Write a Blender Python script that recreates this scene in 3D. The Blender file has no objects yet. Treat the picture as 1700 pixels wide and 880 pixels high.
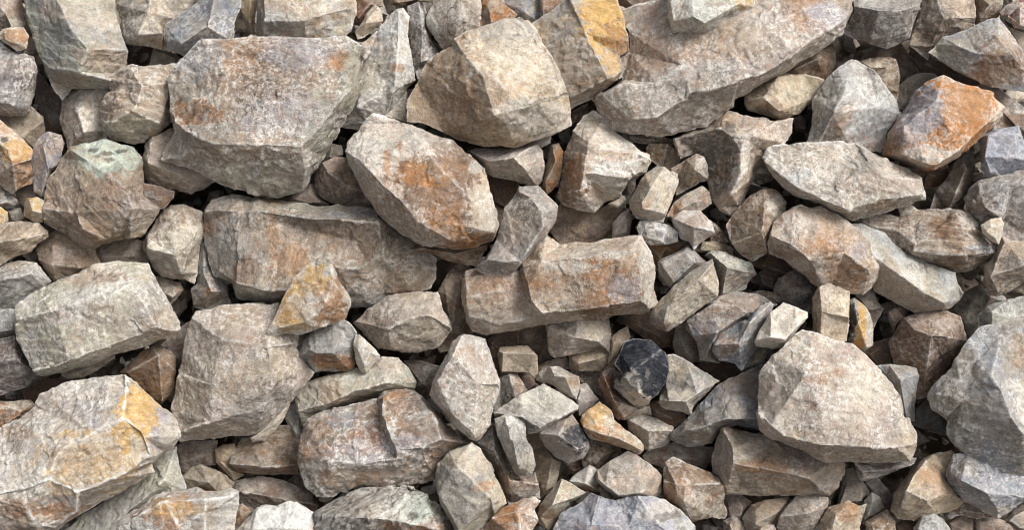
import bpy, math, random
import numpy as np
from mathutils import Vector, Matrix
from mathutils.geometry import delaunay_2d_cdt

# ------------------------------------------------------------------ camera, sky, sun, exposure
SLOPE = math.radians(47)             # the heap lies at 47 degrees and the camera looks straight at it
S = 3.0 / 1700.0                     # metres per photo pixel on the face of the heap
HFOV = math.radians(44)
D = 1.5 / math.tan(HFOV / 2)         # camera distance from that face
RX = Matrix.Rotation(SLOPE, 4, 'X')
SC = bpy.context.scene
COL = SC.collection
cam_d = bpy.data.cameras.new('camera')
cam = bpy.data.objects.new('camera', cam_d)
COL.objects.link(cam)
cam_d.angle = HFOV
cam_d.clip_start = 0.05
cam_d.clip_end = 400
ORIGIN = Vector((0, 0, 1.9))
BACKDROP = 0
cam.matrix_world = Matrix.Translation(ORIGIN) @ RX @ Matrix.Translation((0, 0, D))
SC.camera = cam

SUN_EL, SUN_AZ = math.radians(57), math.radians(76)   # azimuth from -Y (towards the viewer) to +X (right)
SUNV = Vector((math.sin(SUN_AZ) * math.cos(SUN_EL), -math.cos(SUN_AZ) * math.cos(SUN_EL), math.sin(SUN_EL)))
world = bpy.data.worlds.new('World')
SC.world = world
world.use_nodes = True
wn = world.node_tree
sky = wn.nodes.new('ShaderNodeTexSky')
sky.sky_type = 'NISHITA'
sky.sun_disc = False
sky.sun_elevation = SUN_EL
sky.sun_rotation = math.pi - SUN_AZ
sky.air_density = 1.0
sky.dust_density = 6.0
sky.ozone_density = 1.0
hs = wn.nodes.new('ShaderNodeHueSaturation')
hs.inputs['Saturation'].default_value = 0.35
bg = wn.nodes['Background']
bg.inputs['Strength'].default_value = 0.108
wn.links.new(sky.outputs[0], hs.inputs['Color'])
wn.links.new(hs.outputs[0], bg.inputs['Color'])
sun_d = bpy.data.lights.new('sun', 'SUN')
sun_d.energy = 2.55
sun_d.angle = math.radians(24)
sun_d.color = (1.0, 0.98, 0.955)
sun = bpy.data.objects.new('sun', sun_d)
COL.objects.link(sun)
sun.rotation_euler = SUNV.to_track_quat('Z', 'Y').to_euler()
sun.location = (3, -4, 8)
SC.view_settings.view_transform = 'Standard'
SC.view_settings.look = 'None'
SC.view_settings.gamma = 1
SC.view_settings.exposure = 0.44
SC.cycles.filter_width = 1.1

# ------------------------------------------------------------------ noise in numpy
def _hash(ix, iy, iz, seed):
    h = (ix * 374761393 + iy * 668265263 + iz * 2147483647 + seed * 974634777) & 0xffffffff
    h = ((h ^ (h >> 13)) * 1274126177) & 0xffffffff
    h = ((h ^ (h >> 16)) * 2246822519) & 0xffffffff
    return (h ^ (h >> 15)) & 0xffffffff

def noise(p, seed=0):
    """gradient noise, about -1..1; p is (n,3)"""
    i = np.floor(p).astype(np.int64)
    f = p - i
    ax_ = [[((i[:, k] + d_) * c_) & 0xffffffff for d_ in (0, 1)] for k, c_ in ((0, 374761393), (1, 668265263), (2, 2147483647))]
    sd_ = seed * 974634777
    u = f * f * f * (f * (f * 6 - 15) + 10)
    out = np.zeros(len(p))
    for dx in (0, 1):
        wx = u[:, 0] if dx else 1 - u[:, 0]
        for dy in (0, 1):
            wy = u[:, 1] if dy else 1 - u[:, 1]
            for dz in (0, 1):
                wz = u[:, 2] if dz else 1 - u[:, 2]
                h = (ax_[0][dx] + ax_[1][dy] + ax_[2][dz] + sd_) & 0xffffffff
                h = ((h ^ (h >> 13)) * 1274126177) & 0xffffffff
                h = h ^ (h >> 16)
                gx = (h & 1023) / 511.5 - 1
                gy = ((h >> 10) & 1023) / 511.5 - 1
                gz = ((h >> 20) & 1023) / 511.5 - 1
                out += wx * wy * wz * (gx * (f[:, 0] - dx) + gy * (f[:, 1] - dy) + gz * (f[:, 2] - dz))
    return out * 1.3

def fbm(p, octs, seed=0, rough=0.5):
    a, s, t = 1.0, 0, np.zeros(len(p))
    for k in range(octs):
        t += a * noise(p * (2 ** k) + 17.3 * k, seed + k)
        s += a
        a *= rough
    return t / s

def chips(p, seed=0):
    """broken-stone facets: every cell is its own tilted plane, the cells meet in steps and edges"""
    i = np.floor(p).astype(np.int64)
    n = len(p)
    d1 = np.full(n, 9.0); d2 = np.full(n, 9.0); val = np.zeros(n)
    for dx in (-1, 0, 1):
        for dy in (-1, 0, 1):
            for dz in (-1, 0, 1):
                # a cell whose nearest corner is far away cannot hold the closest point often enough to matter
                if abs(dx) + abs(dy) + abs(dz) == 3: continue
                h = _hash(i[:, 0] + dx, i[:, 1] + dy, i[:, 2] + dz, seed)
                c = np.stack([i[:, 0] + dx + (h & 1023) / 1023, i[:, 1] + dy + ((h >> 10) & 1023) / 1023,
                              i[:, 2] + dz + ((h >> 20) & 1023) / 1023], 1)
                r = p - c
                d = (r * r).sum(1)
                h2 = _hash(i[:, 0] + dx, i[:, 1] + dy, i[:, 2] + dz, seed + 91)
                g = np.stack([(h2 & 1023) / 511.5 - 1, ((h2 >> 10) & 1023) / 511.5 - 1,
                              ((h2 >> 20) & 1023) / 511.5 - 1], 1)
                v = (g * r).sum(1) + ((h2 >> 5) & 255) / 255 * 0.5 - 0.25
                m = d < d1
                d2 = np.where(m, d1, np.minimum(d2, d))
                val = np.where(m, v, val)
                d1 = np.where(m, d, d1)
    e = np.sqrt(d2) - np.sqrt(d1)
    return val * np.clip(e * 9, 0, 1)

# ------------------------------------------------------------------ colours of the stone (linear albedo)
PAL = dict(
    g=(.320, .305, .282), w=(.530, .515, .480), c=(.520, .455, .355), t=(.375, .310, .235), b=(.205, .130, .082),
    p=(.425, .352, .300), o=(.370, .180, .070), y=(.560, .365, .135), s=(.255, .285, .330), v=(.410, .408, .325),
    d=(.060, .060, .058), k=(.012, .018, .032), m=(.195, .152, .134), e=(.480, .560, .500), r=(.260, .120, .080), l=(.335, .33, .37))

def mat_stone():
    m = bpy.data.materials.new('quarried_stone')
    m.use_nodes = True
    nt = m.node_tree
    N, L = nt.nodes, nt.links
    bs = N['Principled BSDF']
    bs.inputs['Roughness'].default_value = 0.88
    bs.inputs['Specular IOR Level'].default_value = 0.22
    def mul(a, b):
        n = N.new('ShaderNodeMath'); n.operation = 'MULTIPLY'
        for k, v in enumerate((a, b)):
            if isinstance(v, (int, float)): n.inputs[k].default_value = v
            else: L.new(v, n.inputs[k])
        return n.outputs[0]
    def mixc(fac, a, b, mode='MIX'):
        n = N.new('ShaderNodeMix'); n.data_type = 'RGBA'; n.blend_type = mode
        if isinstance(fac, (int, float)): n.inputs[0].default_value = fac
        else: L.new(fac, n.inputs[0])
        for k, v in ((6, a), (7, b)):
            if isinstance(v, tuple): n.inputs[k].default_value = (*v, 1)
            else: L.new(v, n.inputs[k])
        return n.outputs[2]
    def noi(vec, scale, detail=4, rough=.6, dist=0.0):
        n = N.new('ShaderNodeTexNoise'); n.inputs['Scale'].default_value = scale
        n.inputs['Detail'].default_value = detail; n.inputs['Roughness'].default_value = rough
        n.inputs['Distortion'].default_value = dist
        L.new(vec, n.inputs['Vector']); return n.outputs['Fac']
    def ramp(f, lo, hi, a=0.0, b=1.0):
        n = N.new('ShaderNodeMapRange'); n.clamp = True
        L.new(f, n.inputs[0])
        for k, v in enumerate((lo, hi, a, b)): n.inputs[k + 1].default_value = v
        return n.outputs[0]
    at = N.new('ShaderNodeAttribute'); at.attribute_name = 'col'
    st = N.new('ShaderNodeAttribute'); st.attribute_name = 'strata'
    pr = N.new('ShaderNodeAttribute'); pr.attribute_name = 'prm'
    sp = N.new('ShaderNodeSeparateColor'); L.new(pr.outputs['Color'], sp.inputs[0])
    streak, pale, stain = sp.outputs[0], sp.outputs[1], sp.outputs[2]
    mp = N.new('ShaderNodeMapping'); mp.inputs['Scale'].default_value = (0.22, 0.3, 1.0)
    L.new(st.outputs['Vector'], mp.inputs['Vector'])
    P, Q = st.outputs['Vector'], mp.outputs['Vector']
    c = at.outputs['Color']
    # broad tone drift, warm and cool
    n1 = noi(P, 11, 5, .6, .4)
    c = mixc(ramp(n1, .35, .68, .0, .55), c, (.50, .46, .40), 'SOFT_LIGHT')
    tone = N.new('ShaderNodeMix'); tone.data_type = 'RGBA'; tone.blend_type = 'MULTIPLY'; tone.inputs[0].default_value = 1
    r1 = N.new('ShaderNodeValToRGB')
    r1.color_ramp.elements[0].position = .30; r1.color_ramp.elements[0].color = (.56, .545, .535, 1)
    r1.color_ramp.elements[1].position = .70; r1.color_ramp.elements[1].color = (1.28, 1.27, 1.25, 1)
    n2 = noi(P, 40, 9, .76, .5); L.new(n2, r1.inputs[0])
    L.new(c, tone.inputs[6]); L.new(r1.outputs[0], tone.inputs[7]); c = tone.outputs[2]
    # rusty mineral blush
    n3 = noi(P, 19, 5, .62, 1.2)
    c = mixc(mul(mul(ramp(n3, .50, .60), ramp(n2, .40, .52)), stain), c, (.33, .18, .085))
    # layered streaks
    n4 = noi(Q, 120, 5, .65, .5)
    c = mixc(mul(ramp(n4, .52, .68), streak), c, (.13, .105, .09))
    c = mixc(mul(ramp(n4, .46, .32), mul(streak, .7)), c, (.58, .55, .49))
    # pale crushed skin in ragged flecks
    n5 = noi(P, 74, 10, .80, .4); n6 = noi(P, 9, 3, .5, .3)
    c = mixc(mul(mul(ramp(n5, .49, .56), ramp(n6, .34, .54)), pale), c, (.69, .67, .62))
    # knocked, chipped edges are pale
    ge = N.new('ShaderNodeNewGeometry')
    n9 = noi(P, 45, 6, .7)
    edge = mul(ramp(ge.outputs['Pointiness'], .52, .62), ramp(n9, .40, .56))
    worn = mul(pr.outputs['Alpha'], ramp(n9, .38, .55))
    c = mixc(mul(edge, .45), c, (.62, .60, .56))
    pw = N.new('ShaderNodeMath'); pw.operation = 'MULTIPLY_ADD'; L.new(pale, pw.inputs[0]); pw.inputs[1].default_value = .7; pw.inputs[2].default_value = .45
    c = mixc(mul(worn, pw.outputs[0]), c, (.66, .64, .60))
    # pits, dirt in hollows with a ragged shape, fine grain
    n7 = noi(P, 150, 4, .7)
    c = mixc(ramp(n7, .63, .72, 0, .62), c, (.075, .06, .05))
    n8 = noi(P, 330, 4, .8)
    c = mixc(1.0, c, mixc(ramp(n8, .30, .70), (.44, .43, .42), (1.55, 1.55, 1.55)), 'MULTIPLY')
    # hairline cracks
    vo = N.new('ShaderNodeTexVoronoi'); vo.feature = 'DISTANCE_TO_EDGE'; vo.inputs['Scale'].default_value = 9
    wv = N.new('ShaderNodeTexNoise'); wv.inputs['Scale'].default_value = 14; wv.inputs['Detail'].default_value = 6
    L.new(P, wv.inputs['Vector'])
    va = N.new('ShaderNodeVectorMath'); va.operation = 'MULTIPLY_ADD'
    L.new(wv.outputs['Color'], va.inputs[0]); va.inputs[1].default_value = (.16,) * 3; L.new(P, va.inputs[2])
    L.new(va.outputs[0], vo.inputs['Vector'])
    crack = mul(ramp(vo.outputs['Distance'], .016, .0), ramp(n6, .50, .58))
    c = mixc(mul(crack, .55), c, (.10, .08, .065))
    L.new(c, bs.inputs['Base Color'])
    # relief too fine for the mesh
    h1 = N.new('ShaderNodeMath'); h1.operation = 'ADD'; L.new(mul(n5, .75), h1.inputs[0]); L.new(mul(n7, .7), h1.inputs[1])
    h2 = N.new('ShaderNodeMath'); h2.operation = 'ADD'; L.new(h1.outputs[0], h2.inputs[0]); L.new(mul(n8, .5), h2.inputs[1])
    h3 = N.new('ShaderNodeMath'); h3.operation = 'ADD'; L.new(h2.outputs[0], h3.inputs[0]); L.new(mul(mul(n4, streak), 1.3), h3.inputs[1])
    h4 = N.new('ShaderNodeMath'); h4.operation = 'SUBTRACT'; L.new(h3.outputs[0], h4.inputs[0]); L.new(mul(crack, .5), h4.inputs[1])
    bu = N.new('ShaderNodeBump'); bu.inputs['Strength'].default_value = .95; bu.inputs['Distance'].default_value = .0065
    oi = N.new('ShaderNodeObjectInfo')
    L.new(mul(ramp(noi(P, 7, 3, .5), .36, .62, .3, 1.1), ramp(oi.outputs['Random'], 0, 1, .5, 1.25)), bu.inputs['Strength'])
    L.new(h4.outputs[0], bu.inputs['Height']); L.new(bu.outputs[0], bs.inputs['Normal'])
    return m
STONE = mat_stone()

# ------------------------------------------------------------------ mesh of one rock
def refine(V, F, lens, limfun, rounds=9):
    """split every edge longer than its limit until none is left"""
    for _ in range(rounds):
        E = np.sort(np.concatenate([F[:, [0, 1]], F[:, [1, 2]], F[:, [2, 0]]]), 1)
        K, inv = np.unique(E[:, 0].astype(np.int64) * 4194304 + E[:, 1], return_inverse=True)
        inv = inv.reshape(-1)
        U = np.stack([K // 4194304, K % 4194304], 1)
        ln = np.linalg.norm(V[U[:, 0]] - V[U[:, 1]], axis=1)
        sp = ln > limfun(V[U].mean(1))
        if not sp.any(): break
        # always split the longest edge of a triangle that has a split edge
        nF = len(F)
        le = np.stack([ln[inv[:nF]], ln[inv[nF:2 * nF]], ln[inv[2 * nF:]]], 1)
        ei = np.stack([inv[:nF], inv[nF:2 * nF], inv[2 * nF:]], 1)
        for _k in range(3):
            anys = sp[ei].any(1)
            sp[ei[np.arange(nF), le.argmax(1)][anys]] = True
        mid = np.full(len(U), -1)
        mid[sp] = len(V) + np.arange(sp.sum())
        V = np.concatenate([V, V[U[sp]].mean(1)])
        M = mid[ei]
        out = []
        cnt = (M >= 0).sum(1)
        out.append(F[cnt == 0])
        for k in range(3):
            # one split edge k, (k+1),(k+2) not
            k1, k2 = (k + 1) % 3, (k + 2) % 3
            q = (cnt == 1) & (M[:, k] >= 0)
            a, b, c, m = F[q, k], F[q, k1], F[q, k2], M[q, k]
            out += [np.stack([a, m, c], 1), np.stack([m, b, c], 1)]
            q = (cnt == 2) & (M[:, k] < 0)           # edges k1 and k2 split, k not
            a, b, c, m1, m2 = F[q, k], F[q, k1], F[q, k2], M[q, k1], M[q, k2]
            out += [np.stack([c, m2, m1], 1), np.stack([a, b, m1], 1), np.stack([a, m1, m2], 1)]
        q = cnt == 3
        a, b, c = F[q].T
        m0, m1, m2 = M[q].T
        out += [np.stack([a, m0, m2], 1), np.stack([m0, b, m1], 1), np.stack([m2, m1, c], 1), np.stack([m0, m1, m2], 1)]
        F = np.concatenate(out)
    return V, F

def vnormals(V, F):
    fn = np.cross(V[F[:, 1]] - V[F[:, 0]], V[F[:, 2]] - V[F[:, 0]])
    n = np.zeros_like(V)
    for k in range(3): np.add.at(n, F[:, k], fn)
    return n / (np.linalg.norm(n, axis=1)[:, None] + 1e-12)

TILE = {}
for nm, ox, oy in (('A1', 0, 0), ('A2', 300, 0), ('A3', 600, 0), ('A4', 900, 0), ('A5', 1200, 0),
                   ('B1', 0, 200), ('B2', 300, 200), ('B3', 600, 200), ('B4', 900, 200), ('B5', 1300, 200),
                   ('C1', 0, 400), ('C2', 300, 400), ('C3', 600, 400), ('C4', 900, 400), ('C5', 1300, 400),
                   ('D1', 0, 580), ('D2', 300, 580), ('D3', 600, 580), ('D4', 900, 580), ('D5', 1300, 580)):
    TILE[nm] = (ox, oy, 400 / 1173)
TILE['A6'] = (1400, 0, 300 / 1173)
TILE['F'] = (0, 0, 1.0)
EDGE = 2.7         # edge length of the fine mesh, in photo pixels
count = [0]

def parse(s, T):
    ox, oy, k = TILE[T]
    r = []
    for w in s.split():
        if w[0] == '#': r.append(int(w[1:])); continue
        v = [float(q) for q in w.split(',')]
        r.append((v[0] * k + ox, v[1] * k + oy, (v[2] if len(v) > 2 else 0) * k))
    return r

def R(T, lv, label, out, ridges='', cols='gt', spots='', streak=.25, pale=.55, stain=.25, rough=1.0, hs=1.0, cat=None, thick=1.0, sang=None, wear=.55):
    """one rock: outline and ridge points as read off the photograph, lv = how far its rim stands out of the heap"""
    count[0] += 1
    seed = count[0] * 131
    rnd = random.Random(seed)
    k = TILE[T][2]
    o = parse(out, T)
    # clockwise on screen -> make counter-clockwise seen from the camera
    ar = sum(o[i - 1][0] * o[i][1] - o[i][0] * o[i - 1][1] for i in range(len(o))) / 2
    n = len(o)
    idx = {i: i for i in range(n)}
    if ar > 0:
        o = o[::-1]; idx = {i: n - 1 - i for i in range(n)}
    oxy = np.array([(p[0], -p[1]) for p in o])
    cen = (oxy.max(0) + oxy.min(0)) / 2
    u, sv, vt = np.linalg.svd(oxy - oxy.mean(0), full_matrices=False)
    major = vt[0]; pr_ = (oxy - oxy.mean(0)) @ vt.T
    Lmaj, Lmin = np.ptp(pr_[:, 0]), np.ptp(pr_[:, 1])
    size = math.sqrt(abs(ar))
    pts = [Vector(p) for p in oxy]
    hh = [p[2] for p in o]
    edges = [(i, (i + 1) % n) for i in range(n)]
    hmax = Lmin * .38
    if ridges: hmax = max([q[2] for rg in ridges.split(';') for q in parse(rg, T) if not isinstance(q, int)] + [0]) * hs
    up = ((oxy - oxy.mean(0)) @ np.array([.35, .94])) / (Lmin * .5)
    for i in range(n):
        if hh[i] == 0: hh[i] = hmax * .30 * min(max(up[i] + .25, 0), 1)
    if ridges:
        for rg in ridges.split(';'):
            prev = None
            for q in parse(rg, T):
                if isinstance(q, int): cur = idx[q]
                else:
                    xy = Vector((q[0], -q[1]))
                    cur = next((j for j in range(len(pts)) if (pts[j] - xy).length < 1.2), None)
                    if cur is None:
                        pts.append(xy); hh.append(q[2] * hs * 1.22); cur = len(pts) - 1
                if prev is not None and prev != cur: edges.append((prev, cur))
                prev = cur
    else:
        m = oxy.mean(0) + np.array([-.08, -.07]) * Lmin
        h0 = Lmin * rnd.uniform(.30, .40) * hs
        if rnd.random() < .3:
            a = m + major * Lmaj * rnd.uniform(.17, .27); b = m - major * Lmaj * rnd.uniform(.17, .27)
            for q, hq in ((a, h0 * rnd.uniform(.8, 1.1)), (b, h0 * rnd.uniform(.8, 1.1))):
                pts.append(Vector(q)); hh.append(hq)
            edges.append((len(pts) - 2, len(pts) - 1))
        else:
            # a broken face of its own, tilted, inside the outline
            kk = rnd.choice((3, 4, 4, 5)); off = rnd.randrange(n); st0 = len(pts)
            tx, ty = rnd.uniform(-.5, .5), rnd.uniform(-.45, .45)
            sel = sorted({(off + round(i * n / kk)) % n for i in range(kk)})
            for i in sel:
                f = rnd.uniform(.42, .74)
                q = m + (oxy[i] - m) * f
                dq = (q - m) / (Lmin * .5)
                pts.append(Vector(q)); hh.append(max(h0 * (1 + tx * dq[0] + ty * dq[1]), h0 * .4))
            c2 = len(pts) - st0
            for i in range(c2 if c2 > 2 else 1): edges.append((st0 + i, st0 + (i + 1) % c2))
    vo, eo, fo, ov, oe, of = delaunay_2d_cdt(pts, edges, [list(range(n))], 1, 1e-4)
    V = []
    PT = np.array([tuple(p) for p in pts]); HH = np.array(hh)
    for i, v in enumerate(vo):
        if ov[i]: h = max(hh[j] for j in ov[i])
        else:
            dd = ((PT - np.array(tuple(v))) ** 2).sum(1) + 1; h = (HH / dd).sum() / (1 / dd).sum()
        V.append((v[0], v[1], h))
    F = []
    for f in fo:
        a, b, c = f[:3]
        A, B, Cc = (V[q] for q in (a, b, c))
        if (B[0] - A[0]) * (Cc[1] - A[1]) - (B[1] - A[1]) * (Cc[0] - A[0]) < 0: b, c = c, b
        F.append((a, b, c))
    # boundary loop of the front
    nxt = {}
    es = set()
    for f in F:
        for i in range(3): es.add((f[i], f[(i + 1) % 3]))
    for a, b in es:
        if (b, a) not in es: nxt[a] = b
    loop = [next(iter(nxt))]
    while nxt.get(loop[-1]) is not None and nxt[loop[-1]] != loop[0] and len(loop) < 400: loop.append(nxt[loop[-1]])
    # perspective: the picture point (x, y) at height z over the face of the heap
    V = np.array(V)
    dep = min(max(Lmin * .62, 14), 120) * thick
    ctr = V[:, :2].mean(0) - np.array([850, -440])
    Dp = D / S
    def place(xy, z): return (xy - np.array([850, -440])) * (Dp - z)[:, None] / Dp
    zf = V[:, 2] + lv
    P3 = np.column_stack([place(V[:, :2], zf), zf])
    rim = P3[loop]
    cxy = rim[:, :2].mean(0)
    rc = cxy / (Dp - lv)                          # sideways lean so the body goes straight back from its face
    PT3 = np.array([(*place(PT[i][None], np.array([HH[i] + lv]))[0], HH[i] + lv) for i in range(len(PT))])
    def ring(sc, z):
        q = rim.copy()
        dz = q[:, 2] - z
        q[:, :2] = cxy + (q[:, :2] - cxy) * sc + rc * dz[:, None]
        q[:, 2] = z
        return q
    r1, r2 = ring(.97, lv - dep * .4), ring(.62, lv - dep)
    capc = r2.mean(0)[None] - np.array([[0, 0, dep * .08]])
    FR = list(F)
    b0 = len(P3); m = len(loop)
    VV = np.concatenate([P3, r1, r2, capc])
    F = list(F)
    rings = [loop, list(range(b0, b0 + m)), list(range(b0 + m, b0 + 2 * m))]
    for A, B in ((rings[0], rings[1]), (rings[1], rings[2])):
        for i in range(m):
            j = (i + 1) % m
            F += [(A[j], A[i], B[i]), (A[j], B[i], B[j])]
    cc = len(VV) - 1
    for i in range(m): F.append((rings[2][(i + 1) % m], rings[2][i], cc))
    F = np.array(F)
    zlim = lv - dep * .25
    V, F = refine(VV, F, None, lambda q: np.where(q[:, 2] > zlim, EDGE, EDGE * 4))
    # wander of the straight edges, then relief along the normal
    so = np.array([seed * 3.17 % 100, seed * 1.71 % 100, seed * 2.3 % 100])
    q = V / 38.0 + so
    amp = min(size * .014, 2.6) * rough
    q2 = V / 13.0 + so
    V0 = V.copy()
    for ax in range(3):
        V[:, ax] += noise(q + 31 * ax, seed) * amp * 1.0 + noise(q2 + 11 * ax, seed + 5) * amp * .38
    nrm = vnormals(V, F)
    # strata frame
    ang = sang if sang is not None else rnd.uniform(-40, 40)
    ca, sa = math.cos(math.radians(ang)), math.sin(math.radians(ang))
    tl = rnd.uniform(-.5, .5)
    ax1 = np.array([ca, sa, 0]); ax3 = np.array([-sa, ca, tl]); ax3 /= np.linalg.norm(ax3); ax2 = np.cross(ax3, ax1)
    St = np.column_stack([V0 @ ax1, V0 @ ax2, V0 @ ax3])
    sz = max(size, 25)
    disp = fbm(V / (sz * .40) + so, 2, seed + 1) * sz * .011
    disp += chips(V / (sz * .30) + so + fbm(V / 20 + so, 2, seed + 8)[:, None] * .18, seed + 2) * sz * .019
    disp += chips(V / 17.0 + so + noise(V / 9 + so, seed + 9)[:, None] * .2, seed + 3) * min(sz * .015, 1.7)
    ph = St[:, 2] / (sz * .13) + fbm(V / (sz * .5) + so, 3, seed + 4) * 1.3
    saw = ph - np.floor(ph)
    disp += (np.where(saw < .85, saw / .85, (1 - saw) / .15) - .5) * min(sz * .014, 1.9) * (.2 + 1.3 * streak)
    disp += fbm(V / 7.0 + so, 3, seed + 6, .65) * .85
    V = V + nrm * (disp * rough)[:, None]
    # colours
    A, B = np.array(PAL[cols[0]]), np.array(PAL[cols[1]])
    w = np.clip(fbm(V0 / (sz * .38) + so + 50, 4, seed + 12, .6) * 2.6 + .45, 0, 1)
    wm = rnd.uniform(-.07, .06); br = rnd.uniform(.86, 1.1)
    jit = np.array([1 + wm, 1.0, 1 - wm * 1.3]) * br
    C = (A * (1 - w[:, None]) + B * w[:, None]) * jit
    if len(cols) > 2:
        for ci, chh in enumerate(cols[2:]):
            w = np.clip(fbm(V0 / (sz * .22) + so + 80 + 9 * ci, 4, seed + 15 + ci, .62) * 4.5 - .55, 0, 1) * .85
            C = C * (1 - w[:, None]) + np.array(PAL[chh]) * w[:, None]
    smask = np.zeros(len(V))
    if spots:
        ox, oy, kk = TILE[T]
        wx = fbm(V0 / 22 + so + 3, 4, seed + 21, .65); wy = fbm(V0 / 22 + so + 7, 4, seed + 22, .65)
        fr = fbm(V0 / 9 + so, 4, seed + 23, .75); gap = fbm(V0 / 14 + so, 4, seed + 24, .75)
        for s_ in spots.split():
            v = s_.split(',')
            x, y, rx, ry = (float(z) for z in v[:4])
            st_ = float(v[5]) if len(v) > 5 else .9
            X = (x * kk + ox - 850) * (Dp - lv - 15) / Dp; Y = -(y * kk + oy - 440) * (Dp - lv - 15) / Dp
            rx *= kk; ry *= kk
            d = np.sqrt(((V0[:, 0] - X) / rx + wx * 1.0) ** 2 + ((V0[:, 1] - Y) / ry + wy * 1.0) ** 2)
            w = np.clip((1.22 - d + fr * 1.3) * 5, 0, 1) * st_ * np.clip(gap * 4 + 1.5, .3, 1)
            alt = {'o': 'b', 'y': 'y', 'b': 'm', 't': 'p', 'w': 'c', 'c': 'w', 'e': 'v'}.get(v[4], v[4])
            am = np.clip(fr * 2.6 + wx * 1.5 + .1, 0, .65)[:, None]
            cs = np.array(PAL[v[4]]) * (1 - am) + np.array(PAL[alt]) * am
            C = C * (1 - w[:, None]) + cs * w[:, None]
            if v[4] in 'oybdkrem': smask = np.maximum(smask, w)
    # worn pale line along every broken edge
    fn0 = {}
    for f in FR:
        nv = np.cross(P3[f[1]] - P3[f[0]], P3[f[2]] - P3[f[0]]); nv /= np.linalg.norm(nv) + 1e-9
        for i in range(3): fn0.setdefault(frozenset((f[i], f[(i + 1) % 3])), []).append((nv, P3[list(f)].mean(0)))
    segs, wts = [], []
    mids = {}
    for e_, fs in fn0.items():
        if len(fs) == 2 and (wear > 1 or (fs[0][0] @ fs[1][0] < .90 and (fs[1][1] - fs[0][1]) @ fs[0][0] < 0)):
            a, b = tuple(e_)
            ea, eb = P3[a], P3[b]
            for p_, q_ in edges[n:]:
                A_, B_ = PT3[p_], PT3[q_]
                if max(min(np.linalg.norm(ea - A_), np.linalg.norm(ea - B_)), min(np.linalg.norm(eb - A_), np.linalg.norm(eb - B_))) < 2:
                    segs.append((ea, eb)); break
    rimseg = [(PT3[i], PT3[(i + 1) % n]) for i in range(n)]
    wig = fbm(V0 / 9 + so, 3, seed + 31, .6)
    def near(sg, q):
        best = np.full(len(q), 1e9)
        for a, b in sg:
            lo_, hi_ = np.minimum(a, b) - 12, np.maximum(a, b) + 12
            I_ = np.flatnonzero(((q > lo_) & (q < hi_)).all(1))
            if not len(I_): continue
            k_ = q[I_]
            ab = b - a; t = np.clip(((k_ - a) @ ab) / (ab @ ab + 1e-9), 0, 1)
            best[I_] = np.minimum(best[I_], ((k_ - a - t[:, None] * ab) ** 2).sum(1))
        return np.sqrt(best)
    we = min(1.3 + size * .007, 3.0)
    E_ = np.clip(1.25 - near(segs, V0) / (we * (1 + 1.6 * wig)).clip(.3), 0, 1) * wear if segs else np.zeros(len(V0))
    E_ = np.maximum(E_, .85 * np.clip(1.25 - near(rimseg, V0) / (we * .7 * (1 + wig)).clip(.4), 0, 1))
    # object
    base = np.array([cxy[0] + rc[0] * dep, cxy[1] + rc[1] * dep, lv - dep])
    loc = ORIGIN + (RX.to_3x3() @ Vector(base * S))
    nm = cat or ('boulder' if size > 112 else ('rock' if size > 58 else 'stone'))
    me = bpy.data.meshes.new(nm)
    me.vertices.add(len(V)); me.loops.add(len(F) * 3); me.polygons.add(len(F))
    me.vertices.foreach_set('co', ((V - base) * S).astype(np.float32).ravel())
    me.loops.foreach_set('vertex_index', F.astype(np.int32).ravel())
    me.polygons.foreach_set('loop_start', np.arange(0, len(F) * 3, 3, dtype=np.int32))
    me.polygons.foreach_set('loop_total', np.full(len(F), 3, dtype=np.int32))
    me.update(calc_edges=True)
    me.polygons.foreach_set('use_smooth', np.ones(len(F), dtype=bool))
    a = me.attributes.new('col', 'FLOAT_COLOR', 'POINT')
    a.data.foreach_set('color', np.column_stack([np.clip(C, 0.004, .8), np.ones(len(C))]).astype(np.float32).ravel())
    a = me.attributes.new('strata', 'FLOAT_VECTOR', 'POINT')
    a.data.foreach_set('vector', (St * S + so).astype(np.float32).ravel())
    a = me.attributes.new('prm', 'FLOAT_COLOR', 'POINT')
    a.data.foreach_set('color', np.column_stack([np.full(len(V), streak), pale * (1 - .75 * smask), np.full(len(V), stain), E_]).astype(np.float32).ravel())
    me.materials.append(STONE)
    ob = bpy.data.objects.new(nm, me)
    COL.objects.link(ob)
    ob.matrix_world = Matrix.Translation(loc) @ RX
    ob['label'] = label; ob['category'] = nm
    ob['group'] = {'boulder': 'large boulders of the heap', 'rock': 'middle-sized rocks of the heap',
                   'stone': 'small stones wedged in the heap'}[nm]
    return ob

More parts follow.
